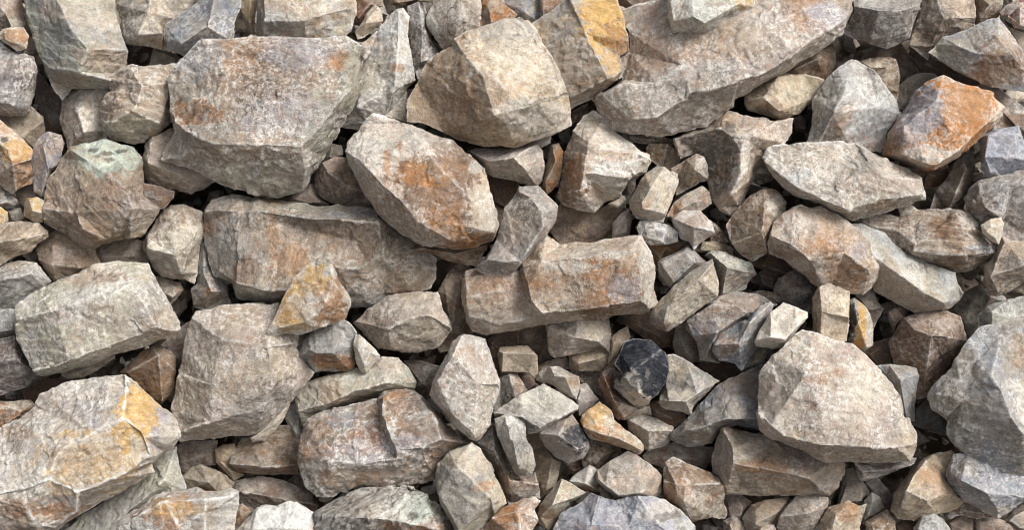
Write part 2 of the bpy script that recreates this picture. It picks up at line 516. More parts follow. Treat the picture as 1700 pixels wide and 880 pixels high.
# ------------------------------------------------------------------ the bank of earth the heap lies on
def ground():
    # one sheet: fine under the picture, coarse out to the horizon
    def axis(a, b, st, far):
        c = list(np.arange(a, b + 1e-6, st)); s_ = st; x = b
        while x < far: s_ *= 1.35; x += s_; c.append(x)
        s_ = st; x = a
        while x > -far: s_ *= 1.35; x -= s_; c.insert(0, x)
        return np.array(c)
    xs, ys = axis(-2.6, 2.6, .022, 120), axis(-1.7, 1.7, .022, 120)
    X, Y = np.meshgrid(xs, ys)
    sh = X.shape; X = X.ravel(); Y = Y.ravel()
    Pp = np.column_stack([X, Y, np.zeros(len(X))])
    near = np.clip(1.6 - np.maximum(np.abs(X) / 4.2, np.abs(Y) / 3.2), 0, 1)
    wv = np.column_stack([noise(Pp * 3 + 5, 1), noise(Pp * 3 + 9, 2), np.zeros(len(X))])
    Z = -0.235 + near * (chips(Pp / .30 + wv * .3, 77) * .17 + chips(Pp / .11 + wv * .3, 78) * .055 + fbm(Pp * 9, 4, 7) * .02) 
    # slope coordinates -> world; foot of the bank runs out level, its top too
    ca, sa = math.cos(SLOPE), math.sin(SLOPE)
    wy = ca * Y - sa * Z; wz = sa * Y + ca * Z + ORIGIN[2]
    lo = Y < -2.2; hi = Y > 3.2
    wy = np.where(lo, ca * -2.2 - sa * Z + (Y + 2.2), wy); wz = np.where(lo, sa * -2.2 + ca * Z + ORIGIN[2], wz)
    wy = np.where(hi, ca * 3.2 - sa * Z + (Y - 3.2), wy); wz = np.where(hi, sa * 3.2 + ca * Z + ORIGIN[2], wz)
    V = np.column_stack([X, wy, wz])
    ny, nx = sh
    I = np.arange(nx * ny).reshape(ny, nx)
    Q = np.stack([I[:-1, :-1], I[:-1, 1:], I[1:, 1:], I[1:, :-1]], -1).reshape(-1, 4)
    me = bpy.data.meshes.new('ground')
    me.from_pydata(V.tolist(), [], Q.tolist())
    me.polygons.foreach_set('use_smooth', np.ones(len(Q), dtype=bool))
    ob = bpy.data.objects.new('ground', me); COL.objects.link(ob); ob['kind'] = 'structure'
    m = bpy.data.materials.new('stony_earth'); m.use_nodes = True
    N, L = m.node_tree.nodes, m.node_tree.links
    bs = N['Principled BSDF']; bs.inputs['Roughness'].default_value = .95
    tc = N.new('ShaderNodeTexCoord'); n = N.new('ShaderNodeTexNoise'); n.inputs['Scale'].default_value = 30; n.inputs['Detail'].default_value = 8
    n.inputs['Roughness'].default_value = .7
    r = N.new('ShaderNodeValToRGB'); r.color_ramp.elements[0].position = .35; r.color_ramp.elements[1].position = .7
    r.color_ramp.elements[0].color = (.06, .048, .038, 1); r.color_ramp.elements[1].color = (.22, .175, .13, 1)
    b = N.new('ShaderNodeBump'); b.inputs['Strength'].default_value = .8; b.inputs['Distance'].default_value = .01
    L.new(tc.outputs['Object'], n.inputs['Vector']); L.new(n.outputs['Fac'], r.inputs[0]); L.new(r.outputs[0], bs.inputs['Base Color'])
    L.new(n.outputs['Fac'], b.inputs['Height']); L.new(b.outputs[0], bs.inputs['Normal'])
    me.materials.append(m)
ground()


# loose chips and grit that fill the hollows between the rocks
def chips_fill():
    import bmesh
    rnd = random.Random(5)
    def rv(): return Vector((rnd.gauss(0, 1), rnd.gauss(0, 1), rnd.gauss(0, 1))).normalized()
    shapes = []
    for _ in range(40):
        bm = bmesh.new()
        ax = Vector((rnd.uniform(.7, 1.5), rnd.uniform(.6, 1.1), rnd.uniform(.35, .8)))
        vs = [bm.verts.new(Vector((d.x * ax.x, d.y * ax.y, d.z * ax.z))) for d in (rv() for q in range(12))]
        ret = bmesh.ops.convex_hull(bm, input=vs)
        bmesh.ops.delete(bm, geom=[g for g in ret['geom_interior'] if isinstance(g, bmesh.types.BMVert)], context='VERTS')
        bm.verts.index_update()
        shapes.append((np.array([v.co[:] for v in bm.verts]), np.array([[v.index for v in f.verts] for f in bm.faces])))
        bm.free()
    R3 = np.array(RX.to_3x3())
    VV, FF, CC = [], [], []
    nv = 0
    for gx in range(-52, 53):
        for gy in range(-28, 29):
            if rnd.random() < .22: continue
            r = rnd.choice((.009, .013, .018, .024, .032, .042))
            c = np.array([gx * .034 + rnd.uniform(-.02, .02), gy * .034 + rnd.uniform(-.02, .02), -.15 + rnd.uniform(-.06, .085)])
            M = np.array(Matrix.Rotation(rnd.uniform(0, 6.28), 3, rv()))
            v, f = rnd.choice(shapes)
            VV.append((v * r) @ M.T + c); FF.append(f + nv); nv += len(v)
            k = np.array(PAL[rnd.choice('ggtttpbmmcsw')]) * rnd.uniform(.75, 1.05)
            CC.append(np.tile([k[0], k[1], k[2], 1.0], (len(v), 1)))
    P = np.concatenate(VV); Fq = np.concatenate(FF); Cq = np.concatenate(CC)
    me = bpy.data.meshes.new('gravel')
    me.from_pydata((P @ R3.T + np.array(ORIGIN)).tolist(), [], Fq.tolist())
    a = me.attributes.new('col', 'FLOAT_COLOR', 'POINT'); a.data.foreach_set('color', Cq.astype(np.float32).ravel())
    a = me.attributes.new('strata', 'FLOAT_VECTOR', 'POINT'); a.data.foreach_set('vector', P.astype(np.float32).ravel())
    a = me.attributes.new('prm', 'FLOAT_COLOR', 'POINT')
    a.data.foreach_set('color', np.tile(np.array([.2, .4, .2, 0], dtype=np.float32), len(P)))
    me.materials.append(STONE)
    ob = bpy.data.objects.new('gravel', me); COL.objects.link(ob); ob['kind'] = 'stuff'
    ob['label'] = 'loose chips and grit lying in the hollows between the rocks'
    ob['category'] = 'gravel'
chips_fill()

# ------------------------------------------------------------------ the rocks, top left first
R('A1', 45, 'olive grey boulder with a pale vein at the top left, above a jagged brown rock', '100,-60 330,-80 545,-60 555,0 580,100 600,190,30 620,240,40 612,320 560,360 530,430 430,432 350,432 305,490 270,440 235,370 190,270 150,150 125,70', '250,-70,110 350,140,150 425,240,170 #6;425,240,170 385,345,140 235,330,40;385,345,140 540,390,60', 'vg', '500,60,110,120,c,.7 330,60,90,60,t,.5 520,300,90,60,t,.8 330,400,90,40,t,.6', streak=.3, pale=.3)
R('A1', 62, 'small flat chip stained pale orange, lying on a dull purple boulder at the left edge', '-20,175 10,140 60,130 115,132 140,175 130,235 85,250 40,215 0,190', '', 'ct', '70,170,60,30,o,.7', hs=.6)
R('A1', 40, 'purple brown boulder scratched white at the left edge below an orange chip', '-60,215 0,200 60,250 120,255 165,275 180,330 165,460 150,540 120,562 40,562 -60,540', '#2 100,300,90 130,420,100 #7;-60,480,80 60,510,90 130,420,100', 'mg', '60,330,80,40,p,.6 150,500,20,60,w,.6', pale=.8, stain=.1)
R('A1', 12, 'mottled pinkish brown boulder half hidden in the top left corner', '-60,-60 100,-60 115,60 150,160 165,260 120,260 60,150 -60,140', '', 'pm', '70,110,40,25,v,.5')
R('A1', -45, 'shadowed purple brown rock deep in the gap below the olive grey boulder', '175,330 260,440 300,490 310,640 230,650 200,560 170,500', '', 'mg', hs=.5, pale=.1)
R('A1', 0, 'tan rock with a sharp corner under the purple brown boulder at the left', '-40,560 60,520 150,515,20 210,570,30 225,650 165,720 110,700 -40,610', '-40,600,40 110,668,60 210,585,50', 'tc', pale=.2)
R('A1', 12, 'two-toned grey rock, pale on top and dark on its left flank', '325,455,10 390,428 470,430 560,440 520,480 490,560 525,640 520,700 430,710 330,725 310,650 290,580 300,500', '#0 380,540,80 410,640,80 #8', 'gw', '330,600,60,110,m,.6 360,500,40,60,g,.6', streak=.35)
R('A1', 55, 'jagged ribbed brown-grey rock leaning on the left of the broad crusted boulder', '520,380 560,345 640,310 670,320 760,318 850,310 930,330 900,560 820,600 780,650 700,690 650,703 540,675 510,640 480,590 490,530 500,480 545,435', '640,335,90 690,420,150 670,500,150 640,540,160 540,600,110;690,420,150 840,395,80;640,540,160 780,600,90;600,400,70 560,500,90', 'gt', '590,480,60,110,b,.4 540,540,50,40,b,.6 640,620,110,50,v,.6 780,470,60,60,t,.6', streak=.8, pale=.5)
R('A1', 40, 'grey and sand-coloured boulder cut by the top edge beside the olive grey one', '560,-60 1000,-60 960,20 860,90 810,150 815,200 835,250 790,245 700,220 610,215 590,180 585,90 560,20', '740,-60,90 720,60,120 670,170,120 690,218,20;670,170,120 790,160,80', 'gt', '640,100,60,110,g,.9 830,60,110,90,c,.5', streak=.4)
R('A1', 62, 'smooth blue-grey boulder behind the top left corner of the broad crusted boulder', '960,-60 1180,-60 1170,40 1140,110 1135,230 1000,260 930,260 890,270 830,245 790,170 800,120 860,80 960,10', '1050,-40,80 1010,130,100 880,210,80;1010,130,100 1100,180,60', 'sg', streak=.5, pale=.45, stain=.1)
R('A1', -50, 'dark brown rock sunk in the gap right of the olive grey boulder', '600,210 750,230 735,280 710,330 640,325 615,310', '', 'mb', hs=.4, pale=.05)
R('A1', 0, 'dim greenish grey stone peeping out over the jagged ribbed rock', '745,240 830,250 900,290 860,320 720,335', '', 'gv', hs=.6, pale=.15)
R('F', 95, 'broad pale grey boulder with a rust-crusted flat face', '334,63,25 390,62,25 460,60,28 540,62,32 575,60,34 600,75,44 615,87,50 614,100,20 600,143 583,181 563,211 539,259 518,290 505,318 464,329 426,326 385,312 344,295 320,283 269,264 276,245 290,218,12 284,184,14 281,133,14 290,116,14 303,92,18', '290,205,38 334,230,60 368,240,66 436,240,68 501,243,68 522,218,66 552,184,64 583,150,60 597,112,58 612,86,50;501,243,68 506,280,46 #13;334,230,60 300,262,22;370,120,50 420,150,58 480,150,56 540,120,54', 'gws', '440,150,90,70,b,.35 430,110,100,45,t,.75 440,130,70,60,b,.5 395,90,60,30,o,.35 330,190,38,20,o,.85 335,190,25,14,b,.7 570,105,22,16,o,.7 440,250,100,20,t,.7 400,290,60,25,v,.5 310,250,30,22,m,.5 590,150,14,60,v,.8 540,220,16,50,v,.8 330,95,40,30,s,.6 500,90,50,24,l,.6 480,200,60,30,l,.5', streak=.3, pale=.9, stain=.35)
R('A2', 50, 'tall pale stone slab with a rounded white tip, right of the broad crusted boulder', '1045,45 1085,40 1110,80 1105,170 1120,260 1145,390 1100,440 1098,590 1000,575 900,640 780,620 800,500 900,300 880,210 960,150 1000,90', '1060,60,60 1060,250,100 1040,430,110 1000,565,50;1040,430,110 860,520,80', 'wc', '1060,345,25,20,o,.7 930,200,40,20,o,.4 900,560,110,50,m,.4 1020,480,14,50,d,.7', streak=.35, pale=.7, cat='rock')
R('A2', 35, 'cream boulder blushed orange at the top edge, with a grey left side', '380,-60,30 850,-60 860,60 830,150 800,180 700,200 560,210 410,210 360,150 370,60', '400,-60,80 410,100,110 #7;410,100,110 600,95,110 615,200,40;600,95,110 830,40,60', 'wc', '530,30,110,50,o,.35 650,120,70,50,t,.5 385,120,25,70,g,.8 480,140,70,40,g,.6', pale=.8, stain=.5)
R('A2', 0, 'olive yellow boulder mostly hidden behind the cream one at the top', '285,-60 400,-60 395,0 365,60 355,170 320,130 290,50', '', 'tc', '340,40,40,60,y,.4', stain=.3)
R('A2', 15, 'dull red sliver of stone at the top edge beside the cream boulder', '835,-50 990,-50 985,30 940,35 905,80 880,115 850,120 838,60', '', 'rp', '940,0,30,40,t,.6', pale=.3)
R('A2', 42, 'thin cream flake standing upright against the white-tipped slab', '945,20 975,40 985,100 930,150 895,180 860,190 850,150 890,100 905,60', '960,30,40 900,110,60 890,178', 'cp', '940,100,30,40,t,.4')
R('A3', 18, 'narrow brownish grey splinter standing right of the white-tipped slab', '225,30 280,5 310,60 320,130 345,200 385,270 300,330 275,390 255,320 235,200 228,100', '280,20,40 300,150,70 290,300,50', 'mg', pale=.6, stain=.1)
R('A3', -20, 'dark olive rock at the top edge above the narrow splinter', '110,-60 360,-60 350,10 270,0 200,35 140,20', '', 'bt', pale=.1)
R('A3', 38, 'pinkish grey rock with a brown right side, behind the two-toned wedge boulder', '345,-60 560,-60 585,20 580,130 530,190 470,230 400,240 375,210 320,130 315,90 345,20', '470,-60,70 480,100,100 450,200,60', 'wp', '450,170,60,40,b,.5 560,60,30,80,m,.5', pale=.8)
R('A3', 28, 'bright orange stone showing over the top of the two-toned wedge boulder', '560,-40 650,-60 700,20 760,70 730,110 600,150 570,150 573,60', '', 'ob', '650,20,40,30,c,.5 600,90,14,50,g,.7', pale=.4, hs=.7)
R('A3', 10, 'small slate grey slab between the orange stone and the yellow-sided block', '680,-60 870,-60 868,110 840,160 780,110 690,10', '760,-60,30 800,60,50 #2', 'sg', '720,20,50,30,w,.6', pale=.3, hs=.7)
R('A3', 22, 'rust-streaked flat stone at the top behind the yellow-sided block', '862,-60 1010,-60 990,20 875,110', '', 'pb', '920,20,50,30,o,.6', hs=.6, pale=.6)
R('A3', 98, 'large wedge boulder, shadowed brown on its left and bright beige on its right', '220,590 225,480 270,400 310,310 370,270 440,220,40 455,185,70 520,155,50 700,90,40 780,80,40 830,120,40 880,200,50 940,290,60 990,400,60 1010,460,40 1020,560 1020,610 960,645 850,680 750,720 600,715 480,685 400,640 300,600', '#6 520,290,165 590,370,205 610,440,210 650,560,205 740,700,50;640,350,205 700,440,200 800,530,190 850,490,175 #13;590,370,205 640,350,205;805,545,160 700,600,165 650,560,205;805,545,160 860,510,150 1010,450,50', 'tc', '400,450,200,230,b,.45 480,560,200,110,b,.3 750,230,190,170,c,.9 850,580,160,70,w,.8 640,440,60,60,t,.6 720,150,140,60,w,.6 960,360,50,90,w,.5', streak=.12, pale=.35, stain=.1)  # brown left and pale right spots also paint shade and light into the stone
R('A4', 66, 'grey slab with a bright golden yellow right side at the top edge', '-80,130 -15,95 60,40 125,-10,60 150,-60 350,-60 370,20 400,100 425,200 430,250 375,275 395,340 385,375 355,392 270,462 200,500 130,545 -20,500', '125,-40,110 210,160,160 320,385,180 #13;320,385,180 120,480,110 -20,440,60', 'gt', '290,110,100,140,y,1 370,190,60,60,o,.6 330,320,50,40,y,.6 120,320,90,90,t,.6 250,430,130,30,b,.5', streak=.35, pale=.5, stain=.3)
R('F', 62, 'longest slab of the heap, rosy beige with stepped broken layers, running to the upper right', '1023,10 1036,15 1088,2 1110,-20 1420,-20 1415,0 1413,20 1405,43 1386,65 1313,113 1268,136 1234,158 1220,164 1217,177 1200,191 1173,211 1118,225 1064,225 1009,218 999,191 985,164 1033,133 1030,95 1047,85 1043,51', '1002,160,30 1036,140,48 1088,136,56 1135,109,60 1139,130,62 1144,153,62 1139,164,56 1091,194,52 1050,198,44 1002,160,30;1002,165,20 1050,202,30 1091,198,36 1143,166,46;1135,109,60 1175,80,56 1210,58,60 1214,89,66 1227,113,68 1227,136,66 1217,170,20;1210,58,60 1265,36,62 1313,82,64 1313,96,58 #9;1313,82,64 1289,0,50;1313,96,58 1347,65,56 1396,34,40;1227,136,66 1270,120,60 1313,96,58', 'ptg', '1070,90,50,28,o,.35 1120,50,60,22,p,.6 1180,95,45,18,o,.3 1180,150,45,30,g,.6 1260,75,45,24,t,.5 1325,25,26,34,o,.55 1300,15,14,16,b,.6 1360,30,30,20,l,.85 1230,25,40,20,w,.4 1080,165,40,20,g,.5', streak=.35, pale=.65, stain=.4, sang=30)
R('A4', 112, 'chunky white and ochre block perched on the long rosy slab', '610,-60 1060,-60 1030,30 960,75 860,140 800,168 720,160 640,155 620,100', '720,-60,60 740,80,120 790,110,130 950,20,90;640,100,60 740,80,120 790,110,130 #5', 'wv', '850,30,60,30,t,.5 970,0,50,40,y,.7 670,60,30,70,c,.8', pale=.9, stain=.3, cat='rock')
R('A4', 0, 'dim brown rock at the top edge behind the long rosy slab', '345,-60 640,-60 600,0 470,50 430,45 370,20', '', 'mb', pale=.1)
R('A5', 33, 'lozenge-shaped sandy rock with dark left end, under the edge of the long slab', '105,470 160,420 270,355,30 400,360,20 490,385 500,410 440,480 370,560 280,583 230,570 120,540 100,500', '270,370,90 200,475,110 270,540,110 #8;200,475,110 110,490,30', 'tc', '220,530,60,20,b,.6 380,440,110,60,v,.4', streak=.3, pale=.3)
R('A5', 2, 'round brown-flecked rock tucked beneath the right end of the long slab', '290,330 330,270 440,200 520,180 545,220 550,320 500,400 400,375 270,365', '', 'bt', '430,300,30,50,d,.5 510,210,30,20,t,.6', pale=.3)
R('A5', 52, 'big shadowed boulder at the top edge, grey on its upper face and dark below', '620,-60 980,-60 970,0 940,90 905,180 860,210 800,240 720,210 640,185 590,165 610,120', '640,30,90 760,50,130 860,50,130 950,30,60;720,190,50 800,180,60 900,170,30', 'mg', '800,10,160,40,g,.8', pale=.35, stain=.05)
R('A6', 25, 'grey rock with a flat tan upper face, right of the big shadowed boulder', '520,-60 850,-60 862,100 850,150 860,185 800,230 660,270 560,340 550,390 430,290 470,180 500,80 510,10', '610,0,90 650,120,130 700,115,130 860,110,60;650,120,130 570,300,40', 'mt', '740,50,110,50,t,.9 540,90,70,80,g,.6', pale=.35)
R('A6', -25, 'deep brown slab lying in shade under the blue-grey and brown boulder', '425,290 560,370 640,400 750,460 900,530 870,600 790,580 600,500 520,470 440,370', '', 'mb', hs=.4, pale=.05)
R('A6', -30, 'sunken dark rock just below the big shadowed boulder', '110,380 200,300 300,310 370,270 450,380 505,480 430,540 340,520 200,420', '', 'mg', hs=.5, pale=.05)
R('A6', 22, 'small cream stone with brown vertical veins behind the grey pyramid', '105,400 180,375 300,368 345,385 370,500 360,600 345,660 250,600 200,450', '', 'cb', '300,500,50,90,b,.5', streak=.5)
R('A6', 0, 'plain grey rock in shade left of the orange-faced block', '360,560 420,500 480,475 580,468 640,520 560,600 460,680 350,730 325,660', '', 'gg', hs=.5, pale=.2)
R('A5', 52, 'grey pyramid-like boulder with rust at its lower left, below the dark gap', '630,285,10 700,320,20 740,340 800,430 850,490 870,560 800,640 785,745 700,740 620,710 480,700 405,705 430,600 450,470 510,380 560,330', '#0 600,430,110 540,550,120 465,695,30;#1 760,520,60', 'wg', '560,600,60,60,o,.6 520,660,50,40,b,.6 700,690,90,50,o,.35 740,600,110,90,s,.45 500,480,60,150,g,.7', pale=.6, stain=.25)
R('F', 66, 'tilted block with a flat bright orange face at the upper right', '1464,256 1473,222 1493,194 1520,153,16 1541,136,26 1566,124,32 1602,141,38 1645,151,38 1667,179,28 1666,192 1620,237 1590,261 1549,285 1539,285 1504,273', '1480,240,20 1502,258,40 1540,272,56 1552,275,58 1593,248,58 1634,208,48 1660,182,30;1500,210,38 1553,169,48 1557,152,44 1533,140,20', 'oo', '1520,185,26,40,l,.95 1500,225,24,22,l,.7 1478,240,12,14,b,.6 1520,262,32,14,w,.8 1600,265,50,12,c,.8 1645,195,24,12,c,.8 1565,130,22,9,c,.7 1590,175,50,25,t,.4 1600,200,30,30,o,.5 1660,170,10,18,w,.6', pale=.5, stain=.2, streak=.15)
R('A6', 74, 'faceted boulder at the upper right edge, blue-grey on top and rusty brown below', '550,340 600,290 640,240 780,205 860,160 940,120,30 1010,115,40 1080,200,20 1160,330 1200,440 1240,520 1180,590 1130,590 1000,570 900,540 750,470 640,400', '#6 1010,250,150 1100,360,140 1180,450,60;1010,250,150 880,350,150 770,460,60;640,240,30 740,290,110 880,350,150', 'sg', '1020,390,160,130,b,.85 1020,300,60,50,t,.6 1080,250,50,80,p,.6 950,500,120,50,t,.5 650,320,60,50,v,.5', pale=.5, stain=.2)
R('A6', 15, 'small brown stone at the top edge above the faceted blue-grey boulder', '855,-60 1040,-60 1035,30 1010,100 900,170 855,170 862,60', '', 'bt', pale=.3)
R('A6', 38, 'reddish rounded rock in the upper right corner', '1015,80 1060,30 1173,-20 1240,0 1240,190 1173,190 1110,180 1080,100 1030,100', '', 'rp', pale=.5, stain=.4)
R('A6', 5, 'greenish grey stone at the right edge under the reddish corner rock', '1040,120 1080,150 1240,200 1240,420 1165,400 1140,290', '', 'gt', pale=.2)
R('A6', 15, 'dull pinkish slab sloping down behind the orange-faced block at the right', '870,550 950,545 1010,570 1100,640 1200,720 1260,800 1200,860 1100,820 960,870 1000,760 1040,700', '', 'pg', '1120,780,70,50,b,.8', hs=.5)
R('B5', 55, 'square blue-grey block at the right edge below the orange-faced one', '955,75 1010,55,20 1080,35,30 1150,25,20 1170,100 1240,120 1250,220 1130,250 1060,268 1000,275 965,235 960,150', '#1 1000,75,70 1145,65,70 #4;1000,75,70 985,180,80 1010,255,30;1130,70,80 1140,180,70 #7', 'sl', pale=.5, stain=.03, streak=.1)
R('B5', 82, 'long flat leaf-shaped rock with swirling grey and purple layers', '-100,175 -70,130 0,120 130,105 350,105 400,130,20 520,200,30 620,250,30 670,280,30 690,350,20 690,385 560,425 480,455 340,492 300,480 180,410 60,365 0,330 -70,250', '-90,200,30 60,320,100 190,385,120 320,435,120 470,390,130 600,372,110 682,360,60;390,135,70 420,220,110 480,270,120 665,290,70;380,440,100 480,405,110', 'wg', '480,320,180,40,p,.6 120,170,120,50,t,.45 300,350,90,40,m,.4 60,260,60,40,s,.6 500,420,130,24,t,.8 600,250,60,40,b,.35', streak=.6, pale=.7, stain=.25, sang=-22)
R('B5', 8, 'slender upright grey stone in the gap below the orange-faced block', '850,180 890,165 930,150 935,230 905,330 880,420 870,440 800,445 715,435 740,350 800,280 835,200', '870,180,50 890,240,90 840,350,90 810,435,40', 'gm', pale=.35, stain=.05)
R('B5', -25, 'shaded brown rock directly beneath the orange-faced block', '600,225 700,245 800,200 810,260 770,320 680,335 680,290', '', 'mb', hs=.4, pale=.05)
R('B5', 50, 'large weathered grey-brown boulder at the right edge under the square blue block', '905,330 960,290 1060,265 1240,225 1260,620 1100,620 1055,560 1075,490 1020,490 960,520 900,440 890,380', '950,310,60 980,420,110 1060,480,100;980,420,110 1100,320,130 1240,300,110', 'pg', '1050,370,120,60,s,.4 950,400,40,60,b,.5 1100,520,80,60,m,.4', pale=.6, stain=.15)
R('B5', 62, 'knuckle-shaped tan rock with a dark bruise at the right edge', '1060,560 1110,585 1250,600 1250,780 1173,790 1110,830 1040,858 1000,840 975,780 980,700 1040,640', '1080,590,60 1010,760,100 1050,840,30;1010,760,100 1180,700,110', 'pt', '1075,690,45,40,d,.6 1020,800,60,50,b,.35', pale=.5)
R('B5', 15, 'small brown stone under the knuckle-shaped tan rock', '1090,820 1173,780 1250,785 1250,870 1160,860', '', 'bt')
R('B5', 98, 'little white tooth-shaped stone on the layered dark slab at the right', '960,510 1010,480 1060,473 1075,500 1065,560 1050,605 1000,580 972,550', '', 'wc', pale=.5)
R('B5', 48, 'dark layered slab with broken ledges between the swirling rock and the white tooth stone', '340,490 480,450 560,465 630,440 700,435 830,435,30 900,445,20 945,490 955,540 1000,590,20 1045,610 1040,640 1000,685 900,740 850,745 750,710 640,680 560,650 480,590 400,520', '640,600,90 700,575,100 880,555,120 950,590,110 #9;630,640,90 760,650,120 880,655,125 1025,645,60;850,450,70 885,555,120;400,500,20 560,540,60 640,600,90', 'gb', '480,520,130,50,m,.45 800,600,160,30,t,.5 900,490,60,40,w,.6 950,625,90,16,s,.8 850,700,170,30,b,.6 700,460,80,20,t,.5', streak=1.0, pale=.5, stain=.2, sang=-8)
R('B5', 58, 'small flat tan flake under the tip of the swirling layered rock', '560,425 630,413 655,435 640,458 570,465', '', 'ct', hs=.6)
R('B5', 53, 'smooth pale slab sliding down to the right, with a shadowed brown lower side', '330,500 390,505 490,545 530,590 600,640 700,690 840,745,30 850,800,30 878,845,20 862,877 800,920 700,937 640,937 560,897 440,830 400,640', '#0 440,660,110 560,745,140 620,790,140 690,845,145 780,885,130 #9', 'cw', '520,850,150,60,t,.7 700,920,90,30,t,.8 470,720,60,60,t,.7 620,700,90,60,w,.4', pale=.25, stain=.05, streak=.1)
R('B5', 84, 'rosy and orange rounded boulder beside the smooth pale slab', '-75,600 -50,500 0,455 50,420 90,413 130,425 180,415 300,480 380,540 430,600 440,650 475,700 470,750 430,820 390,848 330,840 230,820 160,810 100,750 0,675 -70,650', '-60,560,70 40,600,120 130,680,140 190,785,80 200,815;130,680,140 300,650,150 420,730,110', 'pt', '250,620,110,90,o,.4 300,760,90,60,o,.55 150,620,90,40,o,.45 350,640,50,40,l,.7 60,480,70,40,w,.5 120,770,60,40,b,.4 40,640,70,30,b,.5', pale=.55, stain=.4)
R('B4', 58, 'rounded brown block with a pale upper right shoulder, left of the rosy orange boulder', '895,510 920,470 960,420 1010,370 1070,335 1130,335 1165,360 1190,400 1175,480 1140,530 1105,600 1090,650 1020,695 960,650 920,590', '1080,340,70 1085,440,120 1070,545,130 1095,630,40;1070,545,130 925,600,40', 'tb', '1135,420,50,60,w,.7 1160,440,30,30,c,.6', pale=.35)
R('B4', -8, 'dark rock low between the brown block and the rosy orange boulder', '1100,600 1240,640 1260,780 1140,760 1020,705', '', 'mb', hs=.5, pale=.05)
R('B4', -10, 'small dim grey stone under the dark rock in the middle right', '1050,740 1080,725 1155,765 1135,835 1060,810', '', 'gm', pale=.1)
# second band, from the left edge
R('B1', 48, 'orange and yellow crusted boulder at the left edge', '-60,-40 0,-5 60,45 110,90 160,145 150,200 165,270 160,310 110,325 60,360 0,315 -60,300', '-60,60,60 40,140,110 60,220,120 150,190,60;60,220,120 80,340,20', 'ot', '40,60,70,40,c,.5 90,150,60,50,y,.6 60,260,90,50,b,.8 30,230,60,30,w,.5 40,95,18,14,d,.8 20,300,60,40,c,.4', pale=.6, stain=.5)
R('B1', 52, 'upright pinkish stone right of the orange crusted boulder', '235,50 300,70 312,110 300,150 285,220 250,250 225,320 205,375 165,345 165,260 150,190 165,130 190,85', '240,60,60 215,130,80 235,235,80 205,350,30', 'pl', pale=.4)
R('B1', 62, 'stout brown-beige boulder capped with mint green lichen and black specks', '220,400 230,300 270,240 300,185 340,130 430,110 510,90 600,118 650,125 690,180 705,290 700,360 790,430 740,500 690,570 600,575 520,600 450,632 390,610 330,560 220,500 212,440', '345,145,90 430,200,130 540,270,165 610,330,175 645,430,165 635,565,50;220,430,50 370,450,130 400,530,130 520,580,70', 'pt', '540,180,150,85,e,1 480,125,90,40,e,.9 470,150,26,9,d,.8 540,165,30,10,d,.8 600,150,22,9,d,.8 560,200,20,10,d,.7 500,180,16,8,d,.7 610,250,20,40,d,.5 600,400,30,110,w,.35 320,260,60,90,t,.6 450,400,130,100,b,.18 590,380,40,60,o,.3 700,480,70,90,g,.5', pale=.4, stain=.35)
R('B1', 72, 'dark brown wedge pinched between the lichen-capped boulder and its right neighbour', '660,298 760,315 850,345 845,375 800,430 740,430 690,390', '', 'bm', hs=.7, pale=.2)
R('B1', 42, 'tan rock hanging below the left end of the broad crusted boulder', '695,180 710,110 740,75 830,35 960,60 1050,250 1045,295 1000,330 930,355 850,335 790,335 720,300 698,260', '740,80,50 720,200,90 730,300;720,200,90 900,280,90', 'tp', '770,90,50,50,p,.6', pale=.25)
R('B1', 8, 'small dusty pink stone behind the little yellow one at the left', '75,350 110,315 165,300 200,350 225,390 215,440 130,440 90,390', '', 'pg', hs=.6, pale=.3)
R('B1', 58, 'little yellow-topped cube of stone at the left', '130,378 180,373,15 215,390,15 220,470 205,495 160,490 115,465 118,410', '140,382,30 158,440,60 215,452,30;158,440,60 155,488', 'yc', '130,430,24,50,o,.5 190,450,25,20,c,.7 170,480,40,14,b,.5', hs=1, pale=.3)
R('B1', 22, 'grooved greenish stone at the left edge under the orange crusted boulder', '-60,300 0,303 40,340 85,390 70,418 0,422 -60,430', '', 'gt', streak=1)
R('B1', 38, 'smooth ochre pebble cut off by the left edge', '-40,420 0,420 38,445 42,490 15,540 -40,560', '', 'cy', hs=.8, pale=.2)
R('B1', 2, 'cluster-like grey crumb of stone left of the little yellow cube', '25,430 100,425 118,480 90,500 50,495', '', 'tg')
R('B1', 48, 'flat sandy slab at the left edge beneath the yellow cube', '-60,510 20,500 100,488 190,500 235,540,10 235,565 180,600 150,640 60,668 0,705 -60,720', '-60,600,70 60,585,90 235,550,20', 'tc', '100,540,110,30,b,.35', streak=.6, pale=.35, cat='rock')
R('B1', 12, 'tan rounded rock under the lichen-capped boulder', '180,620 230,560 270,535 330,550 400,590 460,620 490,700 450,750 330,775 265,782 220,730 190,680', '', 'tp', '250,590,20,40,b,.5 400,690,60,50,b,.4', pale=.25)
R('B1', 0, 'low pinkish tan rock right of the rounded one under the lichen-capped boulder', '440,640 560,580 640,570 700,590 725,690 700,730 480,740', '', 'tp', pale=.3)
R('C1', 28, 'pale grey angular rock at the left edge under the flat sandy slab', '-60,120 0,110 90,98 175,100 250,195 200,260 140,290 75,330 0,325 -60,310', '-60,200,80 80,180,100 150,155,100 215,225,30', 'gw', '60,120,110,24,t,.6', streak=.5)
R('C1', 20, 'plain grey stone at the left edge, below the pale angular rock', '-60,320 0,315 70,335 110,400 90,460 0,470 -60,470', '', 'gg', hs=.7)
